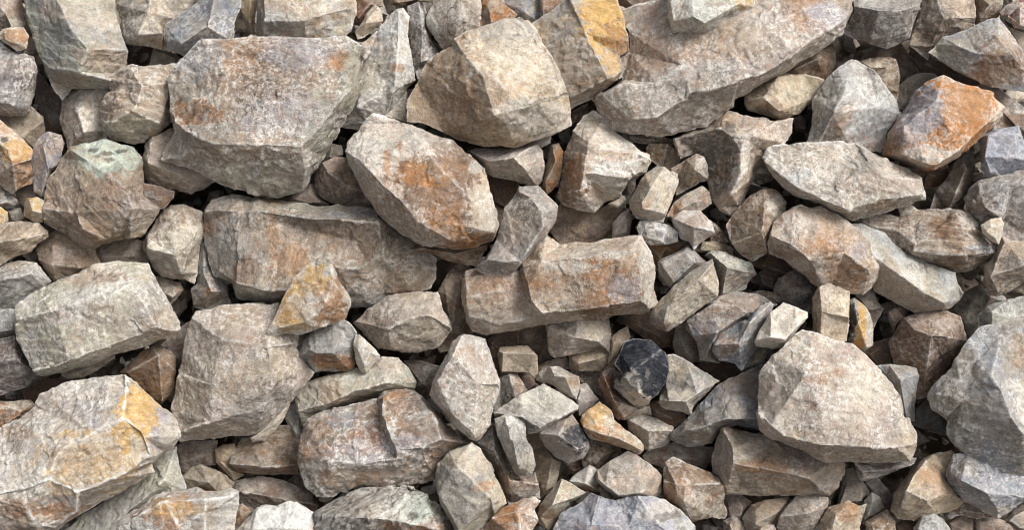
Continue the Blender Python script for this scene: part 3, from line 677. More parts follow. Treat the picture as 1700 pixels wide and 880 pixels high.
R('B1', 38, 'speckled block with a tan shadowed top corner, left of the wide central block', '695,610 700,580 740,520 770,470 830,410 900,412 950,430 990,450 992,560 970,640 960,740 945,795 900,778 780,762 740,710 710,650', '890,430,80 835,490,110 720,570,70;890,430,80 950,560,110 885,745,60;720,620,110 850,655,120 885,745,60', 'ct', '920,470,50,30,b,.6 720,610,20,50,b,.8 780,510,60,60,t,.7 790,690,90,60,g,.6', pale=.5, streak=.35)
R('C1', 12, 'small pinkish stone peeping out under the speckled block', '760,170 830,190 880,205 895,240 850,295 830,310 780,260', '', 'pt', '860,240,25,14,o,.5')
R('C1', 86, 'huge pale greenish boulder with a flat blotchy front at the left', '75,390 80,320 140,260 260,200 380,160 470,120 580,98 725,113,20 760,170 830,310 875,400 875,440 820,475 700,510 560,550 480,590 330,640 205,662 160,630 120,550 85,470', '78,385,50 270,340,150 490,260,185 560,245,180 680,190,130 #7;680,190,130 700,300,185 760,420,170 865,440,50;560,250,180 620,370,185 700,440,175;165,635,50 330,590,130 540,510,160 700,450,160 760,440,150', 'vwc', '480,170,160,40,t,.7 560,180,70,20,b,.6 330,400,90,60,p,.5 570,380,110,60,p,.4 320,470,110,60,v,.7 350,570,130,40,v,.6 800,380,60,80,b,.5 760,280,50,90,g,.8 520,320,60,30,t,.6 500,480,120,50,c,.4 620,540,120,24,t,.6', pale=.75, streak=.4, stain=.25, sang=18)
R('C1', 45, 'smooth tan lump wedged under the huge greenish boulder', '295,650 400,590 560,530 560,570 470,635 400,668 330,674', '', 'tc', hs=.8, pale=.15)
R('C1', 38, 'dark purple-brown boulder with white flecks at the left edge', '-60,470 0,475 70,460 110,550 150,610 205,670 120,712 0,755 -60,770', '-60,590,70 80,575,110 190,660,30', 'mm', '100,640,60,40,g,.3 40,520,70,30,m,.8', pale=.6, stain=.0)
R('D1', 18, 'rusty brown rock with a cream top at the left edge', '-60,250 60,255 150,245 180,275 110,330 20,390 -60,420', '', 'bo', '80,270,70,20,c,.7')
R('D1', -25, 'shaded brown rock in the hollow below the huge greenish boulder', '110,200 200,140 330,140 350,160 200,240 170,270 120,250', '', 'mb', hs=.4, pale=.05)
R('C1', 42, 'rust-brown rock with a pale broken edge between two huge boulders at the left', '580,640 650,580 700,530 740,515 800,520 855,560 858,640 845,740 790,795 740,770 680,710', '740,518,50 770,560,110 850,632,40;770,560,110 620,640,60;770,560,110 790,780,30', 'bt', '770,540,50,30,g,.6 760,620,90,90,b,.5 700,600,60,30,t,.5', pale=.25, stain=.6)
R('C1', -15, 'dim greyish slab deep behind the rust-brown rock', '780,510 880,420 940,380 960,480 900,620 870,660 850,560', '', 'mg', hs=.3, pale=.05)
R('B2', 26, 'bluish column-like rock ending in a knob, left of the wide central block', '100,520 150,600 165,720 260,780 225,800 235,860 255,905 110,928 60,905 50,820 80,790 80,700 90,600', '110,600,50 110,740,60 150,830,100 120,915;150,830,100 225,830,40', 'gs', '150,835,24,30,o,.6 190,850,30,50,t,.5', pale=.4, cat='rock')
R('B2', 52, 'wide rectangular block with a scooped rusty front in the left centre', '115,420 150,385 240,358 380,375 560,395 660,415 780,415 950,428 980,460 1030,510 1100,560 1200,620 1250,670 1245,760 1210,820 1150,840 1020,850 960,907 820,915 600,905 480,892 400,890 287,870 250,800 230,780 160,760 140,700 120,600 110,500', '120,440,60 270,440,120 280,560,130 250,780,100;270,440,120 380,440,160 620,475,175 880,490,170 960,500,160;960,500,160 975,620,165 1000,690,140 1240,720,40;262,790,130 400,830,150 530,820,160 760,720,165 860,720,160 940,680,150 975,620,165;500,500,130 640,540,110 850,590,115 900,680,130;760,720,165 900,880,40', 'gtb', '330,740,70,60,b,.75 330,540,60,60,t,.5 600,560,120,70,b,.45 850,590,120,90,b,.6 450,520,50,130,t,.5 470,560,22,120,o,.4 560,680,70,60,o,.5 170,490,50,60,b,.6 850,455,110,26,s,.6 650,420,180,24,v,.5 200,640,60,110,g,.7 1000,780,140,60,t,.6 320,850,90,40,v,.6 820,850,70,60,g,.7', pale=.5, streak=.35, stain=.3, sang=80)
R('B2', 14, 'little tan stone deep right of the broad crusted boulder', '725,110 785,122 792,165 745,195 700,195', '', 'tc', hs=.7, pale=.1)
R('B2', 38, 'rounded reddish grey rock left of the rust-splashed boulder', '655,230 690,200 760,175 820,178 880,230 920,300 945,400 930,428 800,418 730,402 680,370 655,320', '690,205,60 715,250,100 830,330,110 900,340,70', 'mp', '760,220,60,30,p,.6', pale=.35)
R('B2', 22, 'small shaded purplish stone under the corner of the broad crusted boulder', '490,385 560,360 630,305 650,315 672,370 735,412 640,420 560,410', '', 'mp', pale=.2)
R('B3', 116, 'beige boulder splashed with deep rust in the upper centre', '-80,160 -70,110 0,20,10 60,-26,20 200,10,20 290,40,20 370,70,20 450,100,20 500,160,20 540,185,20 600,230,10 620,290 640,380 665,460 655,560 640,590 560,610 460,632 300,612 200,560 100,480 20,380 -30,270', '-70,150,50 0,200,130 120,330,165 200,400,175 270,490,170 300,605,40;270,490,170 440,590,120 640,545,60;540,190,80 500,340,150 520,520,140;300,120,120 400,250,165 500,340,150', 'wpp', '370,330,140,120,b,.95 330,280,110,50,o,.8 430,490,90,90,o,.95 420,400,90,80,b,.7 460,180,110,90,b,.75 420,230,90,60,b,.6 570,590,110,40,b,.9 600,300,40,60,o,.7 530,250,80,60,b,.8 500,600,90,40,o,.7 545,470,36,45,b,.85 560,290,50,22,b,.7 590,400,50,100,c,.95 560,230,26,30,w,.9 195,130,18,18,o,.7 140,200,16,50,o,.7 135,300,10,40,o,.5 60,330,60,60,t,.7 150,450,90,60,b,.5 220,540,60,40,t,.7 350,560,70,36,t,.6', pale=.75, stain=.25, streak=.1)
R('B3', 62, 'brown wedge jammed under the rust-splashed boulder', '170,620 200,545 290,590 460,620 640,580 600,640 560,712 500,702 440,690 380,662 310,642 180,652', '175,640,40 300,625,80 460,650,70 600,610,50', 'tb', '220,590,60,40,m,.6', pale=.15)
R('B3', 106, 'tilted grey prism with a rectangular tan face, right of the rust-splashed boulder', '545,725 600,670 655,580 690,470 700,420 755,350 770,320,20 860,320,20 960,415 950,480 900,560 830,640 780,700 740,750 690,762 600,752', '765,345,80 825,375,110 885,450,140 885,520,140 775,685,120 735,748;610,680,50 700,690,110 775,685,120', 'pg', '770,480,90,110,t,.6 700,400,60,50,g,.4 640,730,90,30,g,.4', pale=.6, stain=.1, streak=.1)
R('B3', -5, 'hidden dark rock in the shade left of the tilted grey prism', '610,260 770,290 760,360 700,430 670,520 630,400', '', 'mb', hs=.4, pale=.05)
R('B3', 56, 'rosy grey rock with a cream patch under the two-toned wedge boulder', '515,150 560,135 700,140 800,120 850,95 882,150 892,220 882,290 850,332 800,312 740,292 640,278 600,250 570,200', '530,150,40 620,200,110 740,180,130 800,240,120 855,322;740,180,130 860,110,60', 'pg', '740,230,40,60,c,.8 700,220,26,20,p,.6 830,230,50,80,t,.5', pale=.5)
R('B3', 38, 'tiny pale stone squeezed under the right tip of the two-toned wedge boulder', '840,105 925,70 918,112 880,132', '', 'cw', hs=.5)
R('B3', 48, 'narrow rust-edged splinter standing upright in the upper centre', '878,330 885,270 905,200 920,120 960,110 982,150 978,240 960,310 900,364', '930,120,60 945,200,80 895,300,60', 'bt', '960,200,24,60,o,.8 930,320,40,30,o,.6', pale=.3, stain=.5)
R('B4', 44, 'blocky pale rock with rusty left flank and a ledge, under the long rosy slab', '70,380 90,300 110,150 150,50 200,-20 250,-50 300,-10 350,50 450,130 520,175 532,200 500,250 420,310 380,370 300,405 280,432 250,448 180,435 100,412', '210,0,20 225,105,150 330,140,165 460,160,150 525,192,80;225,105,150 205,250,170 185,340,150 180,430;205,250,170 400,280,150;520,200,80 495,250,60', 'wc', '150,150,90,130,t,.8 120,300,80,110,b,.9 165,250,40,60,o,.8 350,185,70,26,o,.55 250,370,60,40,o,.35 300,80,110,50,p,.5 330,260,130,60,w,.6', pale=.7, streak=.5, stain=.25, sang=-10)
R('B4', 38, 'small buff stone beneath the blocky rock with the rusty flank', '320,405 400,365 412,385 370,427', '', 'cc', hs=.7)
R('B4', -5, 'brown hollow-faced rock in shade above the big orange-stained block', '40,540 90,400 180,425 280,430 350,395 420,430 420,520 340,600 205,625 100,630', '', 'tm', hs=.35, pale=.15)
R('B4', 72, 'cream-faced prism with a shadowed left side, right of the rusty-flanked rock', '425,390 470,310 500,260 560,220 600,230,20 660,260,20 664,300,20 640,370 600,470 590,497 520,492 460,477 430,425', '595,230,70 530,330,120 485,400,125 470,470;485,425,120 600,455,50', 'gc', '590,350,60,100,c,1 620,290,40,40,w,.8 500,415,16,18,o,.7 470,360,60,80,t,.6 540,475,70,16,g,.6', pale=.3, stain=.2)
R('B4', 52, 'brown block with a white right end in the upper centre right', '625,235 700,190 750,162 790,175 806,210 810,290 770,300 720,330 650,367 655,290', '750,165,80 745,240,110 765,298', 'tm', '785,230,30,60,w,.9', pale=.3)
R('B4', 10, 'small shaded stone with a pale side, just below the long rosy slab', '505,130 520,108 610,105 640,130 680,190 640,240 570,230 510,175', '610,115,60 590,225', 'tb', '625,170,26,50,c,.6')
R('B4', 8, 'thin brown flake lying under the lower edge of the long rosy slab', '360,55 480,60 560,70 640,95 652,115 600,122 480,112 380,92', '', 'bm', hs=.7)
R('B4', 42, 'rosy boulder with a black-green mossy patch and white rim', '640,90 700,60 800,30 900,-50 980,-27 1130,-2 1225,-12 1215,60 1180,110 1100,160 1050,240 1010,320 960,420 915,462 860,432 820,380 808,300 795,200 740,160 670,190', '860,40,110 930,80,150 970,150,165 970,260,150 920,360,130 870,420,40;970,150,165 1030,80,160 1140,0,60;1010,100,150 1000,300,80;650,90,30 860,40,110', 'pt', '840,170,130,130,d,.82 880,300,50,70,d,.6 940,90,30,26,w,.9 965,190,18,90,w,.9 930,300,24,50,w,.8 900,10,110,34,b,.35 1110,80,70,50,p,.7 1010,150,24,60,t,.6 930,400,60,60,p,.6', pale=.45, stain=.35)
R('B4', 58, 'small orange and cream stone under the brown block with the white end', '605,470 640,400 700,355 780,318 815,345 827,405 770,442 700,445 640,470', '', 'pc', '640,430,50,26,o,.6 800,370,30,30,o,.4', pale=.4, stain=.4)
R('B4', 70, 'chipped beige stone with brown stains, right of the grey oval one', '630,470 690,435 770,438 830,500 842,545 800,580 765,600 740,632 715,592 670,572 640,510', '640,480,50 740,520,100 835,540,40;740,520,100 735,620', 'pw', '740,490,50,26,b,.5 760,580,40,30,p,.5', pale=.5)
R('B4', 72, 'flattened oval grey stone above the corner of the orange-stained block', '458,520 475,487 540,490 620,510 665,545 662,590 600,605 530,607 480,577', '', 'gl', pale=.85, stain=.0, rough=.8)
R('B4', 28, 'crumbly rosy stone left of the flattened oval grey one', '338,585 345,500 380,455 425,425 437,480 425,560', '', 'pw', pale=.5)
R('B4', 28, 'dark rust stone right of the chipped beige one', '812,480 850,508 900,560 925,600 820,595', '', 'br', hs=.6)
R('B4', 32, 'flat sandy flake under the chipped beige stone', '715,585 760,588 850,588 900,603 932,625 920,652 820,645 740,638', '', 'ct', streak=.5)
R('B4', 16, 'orange-brown stone showing behind the grey cube in the centre right', '515,605 600,595 720,575 730,610 650,650 590,665 550,700', '', 'to', pale=.3)
R('B4', 56, 'grey-pink cube of stone leaning behind the diagonal prism', '563,690 590,670 710,612 760,650 800,690 780,720 690,775 625,812 570,745', '575,690,50 690,640,60 745,690,70 640,790,50', 'gp', pale=.4, stain=.05)
R('C4', 92, 'diagonal six-sided prism, grey above and pale below, right of the orange-stained block', '523,350 580,280 650,215 740,140 830,88 845,150 858,210 857,270 780,320 680,400 610,440 560,432 528,402', '835,98,60 760,190,130 700,240,140 610,330,140 590,400,110 600,438;535,370,40 590,400,110', 'gt', '760,250,110,80,c,.7 650,360,80,50,c,.5 570,410,50,26,b,.7', pale=.4, stain=.1)
R('C4', 50, 'grey-green layered rock with purple streaks in the centre right', '790,70 820,48 880,52 960,88 1020,110 1042,160 1005,200 990,235 930,255 850,275 850,180 840,100', '820,60,60 900,130,120 1030,160,40;900,130,120 880,250,50', 'vg', '900,80,60,30,w,.5 920,210,90,40,b,.45 940,170,70,30,m,.5', streak=.9, pale=.4)
R('C4', 45, 'mottled rust and grey rock with an overhanging lower edge, right of the diagonal prism', '692,400 700,365 760,340 800,300 880,258 940,247 1050,258 1110,290 1145,310 1080,350 1010,400 920,430 860,480 840,530 860,595 770,583 750,490 700,430', '700,385,60 830,310,120 950,315,140 1000,350,120;730,460,60 850,450,120 1000,350,120;850,450,120 800,560,50', 'gp', '820,370,90,60,p,.6 880,330,60,40,b,.6 960,300,110,40,p,.6 780,420,60,40,l,.5', pale=.6, stain=.5)
R('C4', 72, 'grey pointed stone with a rusty blotch leaning below the mottled rock', '828,500 870,450 960,395 1000,385 1060,320 1110,300 1132,310 1095,380 1065,430 1052,520 1010,580 972,634 940,602 860,582 830,540', '840,505,60 960,500,100 1010,400,110 1110,310,30;960,500,100 970,625', 'gs', '880,520,60,50,b,.4 900,500,40,40,o,.3 1090,330,30,30,t,.5', pale=.4, stain=.2)
R('C5', 106, 'white angular block on the upper left shoulder of the great rosy boulder', '-138,490 -110,430 -60,350 0,297 60,320 118,348 121,375 70,430 10,515 -50,527 -130,512', '-130,485,60 -60,470,100 10,480,100 70,415,90 118,368,40', 'ww', '60,350,30,14,t,.3', pale=.7, stain=.03)
R('C4', 14, 'shaded grey strip of stone under the white angular block', '1040,520 1110,520 1080,590 1010,620 965,640 1005,570', '', 'gv', hs=.5)
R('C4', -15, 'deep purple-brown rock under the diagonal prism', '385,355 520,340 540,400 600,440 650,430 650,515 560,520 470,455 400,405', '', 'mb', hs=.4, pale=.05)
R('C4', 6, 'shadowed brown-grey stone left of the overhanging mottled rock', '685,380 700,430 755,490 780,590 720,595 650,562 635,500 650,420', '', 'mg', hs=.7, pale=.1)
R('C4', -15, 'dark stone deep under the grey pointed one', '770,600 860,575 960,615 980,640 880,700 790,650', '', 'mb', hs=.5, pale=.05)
R('C4', 82, 'blue-black stone with white scratches, the only black one', '350,602,40 378,542,45 402,488,50 455,476,55 532,486,60 600,545,60 611,566,55 619,628,50 592,702,45 562,748,50 525,778,55 520,802 460,812 420,780 345,710 345,690 385,640,60', '385,640,60 400,668,100 440,638,110 465,690,120 470,740,110 525,775,55;440,638,110 540,560,100 582,528,60;540,560,100 470,740,110', 'kk', '400,735,50,60,g,1 450,770,50,40,c,.9 430,665,26,40,g,.9 495,790,40,16,c,.8 505,640,10,24,g,.35 470,690,8,26,g,.4', pale=.05, stain=.0, rough=.7)
R('C4', 62, 'smooth grey-buff wedge right of the black stone', '563,790 580,740 605,690 615,600 610,558 640,553 700,580 790,640 862,682 800,742 740,802 725,842 680,836 600,822', '575,780,60 620,782,110 700,785,120 755,745,110 855,690,30', 'gc', '700,810,80,24,w,.5', pale=.25, stain=.05)
R('C4', 56, 'brick-red elongated stone left of the black one', '273,680 290,640 340,620 380,640 350,700 355,730 400,770 467,800 462,832 400,872 370,872 340,842 308,760', '300,660,50 350,780,90 400,860,20;350,780,90 455,812,40', 'rb', '420,810,50,36,c,.7 300,720,40,60,o,.4 340,640,40,16,w,.4', pale=.3)
R('C4', 40, 'buff upright stone behind the black one', '335,470 370,440 415,418 432,470 400,500 375,570 350,640 318,605 328,530', '', 'ct', pale=.25)
R('C4', 46, 'rose-beige block with a chipped right end under the big orange-stained block', '18,400 60,370 300,355 325,375,20 337,450 327,545 290,525 200,545 60,572 28,542', '180,360,90 160,470,110 100,560,30;30,420,60 160,470,110 270,490,90 325,540', 'pt', '260,430,80,60,c,.6', pale=.35)
R('C4', 30, 'rounded tan brick beneath the rose-beige block', '128,560 200,520 290,495 330,545 322,590 300,635 180,635 135,627', '', 'tt', hs=1.1, pale=.15, rough=.8)
R('C4', 4, 'low buff slab under the rounded tan brick', '130,630 280,630 280,700 300,770 240,730 170,690', '', 'tp', hs=.5)
R('C4', 68, 'cream stone with a grey left half, above the flat white slab', '-22,642 30,613 80,610 130,640 180,660 185,700 170,772 120,752 50,702 0,682', '40,615,50 60,660,80 110,660,80 150,750,30;60,660,80 30,690', 'wc', '70,650,34,30,g,.5 150,680,30,40,o,.35', pale=.5)
R('C4', 52, 'small mauve-grey stone right of the cream one above the flat white slab', '165,705 185,698 215,695 277,775 250,802 180,857 163,780', '', 'pg', pale=.3)
R('D4', 78, 'bright orange leaf-shaped stone in the lower centre', '185,350 195,320 230,290 280,255 340,300 350,345 400,390 460,430 490,470 494,500 470,513 380,477 330,457 240,440 205,400', '200,380,40 280,410,80 380,440,80 480,490,30', 'oc', '270,290,60,30,y,.7 400,430,80,30,c,.5 240,340,50,50,y,.5', pale=.5, stain=.2)
R('D4', 38, 'small sandy stone under the brick-red one', '392,255 460,285 525,275 532,322 440,335 400,348 408,310', '', 'tc', hs=.7)
R('D4', 26, 'dark brown stone below the smooth grey-buff wedge', '525,270 560,250 610,295 700,315 695,355 640,385 560,350 528,315', '', 'mb', hs=.8, pale=.15)
R('D4', 36, 'olive-grey faceted stone left of the blue-grey fin', '410,335 500,318 560,340 640,380 628,440 600,472 520,497 488,480 460,430 422,390', '425,345,40 520,400,90 630,400,50;520,400,90 520,490,20', 'gt', streak=.4)
R('D4', 52, 'blue-grey fin-shaped boulder tapering to a point at its left', '620,420 650,390 690,350 740,300 790,240 850,180 940,130 1070,75 1130,100 1130,440 1060,395 950,365 870,400 830,460 740,480 660,462 625,442', '635,430,50 700,395,100 800,375,140 900,340,150 1100,340,140', 'sg', '900,170,130,50,b,.35 1000,110,80,50,b,.45 800,430,110,30,t,.4', pale=.3, stain=.2, streak=.2, sang=40)
R('D4', 8, 'flat shaded slab beneath the blue-grey fin', '488,520 520,485 640,450 740,470 840,480 835,530 800,580 780,595 600,585 505,548', '', 'mg', hs=.5, pale=.15)
R('D4', 66, 'sandpapery pinkish-grey cube in the lower centre', '260,632 270,590 330,545 415,497 460,510 560,590,20 584,620,10 580,700 560,732 450,740 380,735 310,690 270,652', '272,632,60 310,665,80 375,712,100 480,700,120 578,618,50;480,700,120 490,738', 'gp', pale=.35, stain=.0, rough=.75)
R('D4', 62, 'brown block with a white-rimmed broken ledge, right of the pinkish-grey cube', '588,620 600,550 640,525 700,555 800,592 880,640 897,670 885,740 902,800 890,832 830,822 720,850 640,780 590,735', '595,645,70 650,655,120 700,665,120 870,655,60;700,665,120 690,740,110 720,830,30;690,740,110 660,720,100 650,655,120', 'tb', '700,715,60,40,w,.6 780,600,110,40,b,.5 640,690,50,60,o,.5 760,790,90,40,v,.3', pale=.5, stain=.45)
R('D4', 58, 'long squared beam of rosy beige stone under the great rosy boulder', '828,540 850,440 878,380 900,376 960,395 1100,420 1250,470 1473,530 1473,600 1440,680 1400,715 1340,708 1173,720 1000,712 900,702 858,640 832,600', '885,385,80 925,480,150 930,560,155 1050,580,160 1170,600,160 1290,630,150 1340,670,120 #11;925,480,150 870,620,60;930,560,155 900,695,40;1290,630,150 1400,560,130', 'pt', '1030,560,110,30,o,.5 960,480,60,30,w,.7 870,500,40,90,g,.6 1050,660,160,50,t,.7 1300,560,110,60,g,.4 1370,650,70,50,g,.6 1000,430,110,20,w,.4', pale=.45, stain=.3, streak=.2)
R('C5', 124, 'great rosy beige boulder with a smooth freckled face, largest at the lower right', '-125,778 -120,720 -115,640 -60,560 0,520 40,470 90,435 150,445 250,480,10 340,495,10 400,550,10 460,620,10 520,690,10 570,770,20 590,860,20 610,868,20 650,958,20 655,1018 630,1080 500,1086 380,1083 200,1078 130,1043 40,1003 -60,958 -110,918', '-115,840,60 -60,900,130 0,950,150 200,995,190 400,1005,195 560,1005,170 648,985,60;60,480,40 110,640,140 180,820,180 200,995,190;110,640,140 400,640,90;180,820,180 560,860,130', 'pcw', '120,660,60,24,o,.45 200,690,30,40,b,.5 250,640,30,20,o,.6 110,790,18,22,b,.6 180,920,90,40,b,.35 320,960,30,16,b,.5 560,960,60,50,t,.5 -80,800,40,60,w,.5 300,760,140,110,w,.4 240,1050,160,24,t,.7 -90,720,50,60,b,.25 30,560,60,40,c,.5', pale=.75, stain=.3, streak=.12)
R('C5', 90, 'upright squared post of buff stone behind the great rosy boulder', '143,280 175,220 195,195 235,210 325,245 320,400 312,490 240,500 180,500 145,460', '180,225,50 187,335,100 180,490,60;187,345,100 318,375,60', 'ct', '215,230,26,50,w,.5 245,420,60,50,t,.6 165,340,22,80,b,.5', pale=.35, stain=.1)
R('C5', 64, 'split stone with a golden face and black seam, right of the buff post', '318,290 345,275 400,320 425,360 440,430 438,510 395,537 350,520 310,500', '345,290,40 365,400,90 410,520,30;365,400,90 420,360,40', 'gt', '332,410,26,90,k,.95 378,420,26,110,y,.95 375,500,26,30,o,.7 420,420,22,80,w,.7', pale=.3, stain=.2)
R('C5', 32, 'plain grey stone tucked below the rosy orange boulder', '345,260 440,225 455,290 492,330 440,425 420,350 390,310', '', 'gm', pale=.2)
R('C5', 16, 'small oval brown stone in the dark hollow at the right', '503,335 550,307 600,320 612,370 560,410 540,440 513,380', '', 'mp', pale=.15)
R('C5', 38, 'round-shouldered dark brown boulder in the hollow at the lower right', '513,490 540,440 590,370 680,350 800,340 862,368 878,420 902,500 860,565 820,615 760,680 700,760 640,780 600,650 540,600', '590,375,60 640,430,130 720,460,160 800,470,150 890,490,60;720,460,160 690,700,40', 'bm', '720,400,130,40,p,.55 620,420,60,30,b,.5', pale=.35, stain=.15)
R('C5', -5, 'dark rock at the bottom of the hollow below the split golden stone', '385,545 440,495 520,470 570,560 560,620 460,625', '', 'mb', hs=.5, pale=.1)
R('C5', 52, 'narrow bluish rock between the great rosy boulder and the dark brown one', '440,610 530,598 650,618 664,660 648,730 642,800 640,880 600,880 560,800 500,690', '520,605,50 570,680,110 600,860,40;570,680,110 655,650,40', 'sg', '640,640,20,40,t,.4', pale=.45, stain=.05, streak=.5)
R('C5', -35, 'shaded olive-brown rock far down in the hollow at the right', '830,330 880,250 960,210 1010,270 960,390 900,500 870,440', '', 'mv', hs=.35, pale=.05)
R('C5', 38, 'greenish-grey boulder at the right edge above the great blue one', '948,365 990,320 1100,285 1240,250 1250,420 1100,440 1000,430 950,420', '', 'gv', pale=.4, stain=.1)
R('D5', 92, 'great blue-grey boulder at the right edge with tan patches', '905,-40 960,-110 1060,-140 1240,-190 1250,600 1173,620 980,560 880,520 830,470 795,400 800,350 730,290 700,240 705,215 740,160 800,115 825,90 840,50', '840,60,50 930,60,90 1060,-90,60;745,215,50 860,150,90 930,60,90;800,330,50 875,250,110 895,190,110 1010,135,175 1060,200,195 1110,330,205 1165,415,190 1245,430,160;860,150,90 895,190,110;1010,135,175 1040,20,110 1100,-60,80;1060,200,195 1240,170,110;875,250,110 840,470,30', 'sgs', '1140,0,60,70,t,.85 1150,40,50,50,o,.3 1130,190,70,60,c,.6 1010,300,130,90,g,.7 1050,170,60,26,w,.5 1100,280,26,90,w,.5', pale=.5, stain=.08, streak=.25)
R('D5', 74, 'bluish boulder with a pale lower rim under the great blue one', '795,590 830,510 900,500 980,530 1240,600 1250,720 1173,745 1100,795 1040,828 950,780 880,742 812,662', '815,600,40 870,640,120 990,700,140 1050,790,60;990,700,140 1173,720,60', 'sl', '1060,790,70,30,c,.5 880,570,50,40,w,.5', pale=.6, stain=.03)
R('D5', 48, 'brown half-dome rock in the lower right, left of the blue boulders', '523,790 540,700 600,620 680,540 740,510 820,495 870,530 840,600 830,660 885,740 850,780 760,807 640,837 560,827', '700,540,70 640,610,130 600,690,150 570,780,90 560,820;600,690,150 700,740,140 800,700,110;570,780,90 700,755,130', 'tc', '690,620,60,50,o,.45 650,680,60,40,t,.7 620,790,70,30,v,.4 560,740,24,60,g,.5', pale=.35, stain=.35)
R('D5', 74, 'dark speckled slab edge directly under the great rosy boulder', '340,540 650,530 640,560 600,575 500,612 400,642 372,637', '350,555,30 390,600,60 520,590,60', 'mg', hs=.7, pale=.5, stain=0)
R('D5', -10, 'dark bluish rock in the hollow left of the great blue boulder', '645,300 700,240 750,290 805,360 800,420 700,400 645,375', '', 'ms', hs=.5, pale=.05)
R('D5', 6, 'grey tapering stone in the gap under the long squared beam', '300,590 340,575 420,690 410,760 300,760 262,765', '', 'gg', hs=.8, pale=.15)
R('D5', 4, 'small dark stone below the speckled slab edge', '400,650 460,625 535,710 530,790 480,770 430,700', '', 'mg', hs=.8, pale=.1)
R('D5', 28, 'little grey pointed stone between the knobby buff rock and the half-dome', '393,740 430,697 470,718 497,780 430,815 393,835', '', 'gv', pale=.3)
R('D5', 58, 'knobby buff and orange rock at the bottom edge', '190,820 220,768 320,738 375,765 405,752 392,800 372,870 380,945 200,945 178,880', '', 'ct', '310,790,50,50,o,.5 230,830,30,30,w,.4', pale=.4, stain=.6, rough=1.6)
R('D5', 44, 'flat-topped grey rock at the bottom edge left of the knobby buff one', '-20,800 60,715 150,705 222,725 226,750 192,830 150,890 60,900 -30,870', '-15,815,50 130,800,100 215,740,40;130,800,100 150,880', 'gp', pale=.4, stain=.05)
R('D4', 34, 'curved olive-tan stone at the bottom under the long squared beam', '975,820 1020,760 1090,735 1200,720 1190,780 1140,840 1110,890 1000,895', '', 'tg', pale=.3)
R('D4', 12, 'pinkish-brown stone in shade right of the white-rimmed brown block', '880,705 960,705 1020,745 990,820 970,870 900,840', '', 'mp', hs=.8, pale=.1)
R('D4', 38, 'tiny pinkish pebble at the bottom edge below the curved olive-tan stone', '1043,870 1080,850 1130,853 1160,950 1045,950', '', 'pt')
R('D4', 26, 'rosy stone at the bottom edge right of the tiny pinkish pebble', '1125,840 1200,760 1250,800 1240,900 1140,890', '', 'pg', pale=.3)
R('D4', 22, 'small brown stone at the bottom edge left of the curved olive-tan one', '880,840 930,810 990,850 1000,950 890,950', '', 'mt')
R('D5', 32, 'four-sided brown stone at the bottom edge under the little pointed one', '398,840 470,800 505,782 545,840 545,950 420,950', '', 'tb', '470,830,50,24,o,.3')
R('D5', 14, 'dark stone at the bottom edge under the half-dome', '540,850 600,828 690,855 700,950 545,950', '', 'mb', pale=.1)
R('D5', 52, 'grey-green fragment at the bottom edge with a pale left slope', '635,870 680,808 730,793 780,828 828,900 800,960 650,960', '', 'gw', pale=.5)
R('D5', 16, 'dull brown stone at the bottom edge between two greyer ones', '795,840 860,812 930,818 940,910 840,950', '', 'mt', pale=.2)
R('D5', 28, 'flat brown stone at the bottom edge beneath the pale-rimmed bluish boulder', '940,830 1000,813 1120,850 1142,890 1100,950 950,950', '', 'mp', pale=.3)
R('D5', 34, 'tan wedge pinched below the pale-rimmed bluish boulder', '805,800 880,720 965,770 1060,820 930,825', '', 'bt', hs=.6)
R('D5', 16, 'grey-tan rock in the lower right corner', '1050,830 1110,790 1250,720 1260,920 1150,890', '', 'tg', pale=.2)
R('D4', 90, 'dark blue-grey faceted boulder at the bottom edge in the centre', '55,870 90,800 200,740 230,697 300,715 360,740 400,725 450,705 520,715 600,740 680,790 745,860 760,980 50,980', '275,715,60 240,860,90 230,970,70;470,715,70 540,820,105 640,930,100;240,860,90 420,860,95 540,820,105', 'sl', '590,790,110,40,c,.5 610,810,60,16,d,.6 680,860,40,40,v,.5 250,870,26,16,o,.4', pale=.4, stain=.08, streak=.2)
R('D3', 68, 'tan and green angular rock at the bottom between the cube and the crusted pink one', '860,800 870,760 970,632 1000,640 1095,700 1020,745 950,830 910,885 860,850', '975,640,50 930,760,100 870,820,40;930,760,100 1060,715,40', 'tv', '960,700,50,30,c,.5 930,800,40,40,o,.35', pale=.35, stain=.3)
R('D4', 48, 'small white wedge with a rusty underside beside the pinkish-grey cube', '125,652 150,620 230,563 275,590 272,660 282,697 200,690', '135,645,40 210,655,70 278,690,30', 'ww', '200,680,70,18,o,.7', pale=.2, stain=0)
R('D3', 72, 'rosy stone with a black glassy corner in the lower centre', '860,415 900,370 1000,330 1027,313 1060,370 1112,460 1112,482 1080,532 1010,557 940,522 890,470', '870,410,50 960,420,100 1050,490,90 1105,475,40;1000,340,50 960,420,100', 'pg', '1040,410,50,75,k,.9 1000,350,40,30,t,.6', pale=.3, stain=0)
R('D4', 30, 'speckled brown round stone below the bright orange leaf stone', '192,540 240,435 330,450 375,490 310,550 262,583 200,575', '', 'bt', streak=.4)
R('D4', 5, 'dark brown stone left of the speckled brown round one', '105,555 190,530 205,585 150,610', '', 'mb', hs=.6, pale=.1)
R('D3', 16, 'tall tan slab in shade right of the small white column', '795,420 870,405 900,470 940,525 972,550 962,610 942,665 870,725 850,640 820,500', '930,535,60 900,690,40', 'tt', '940,590,24,60,c,.7', hs=1, pale=.2, streak=.3)
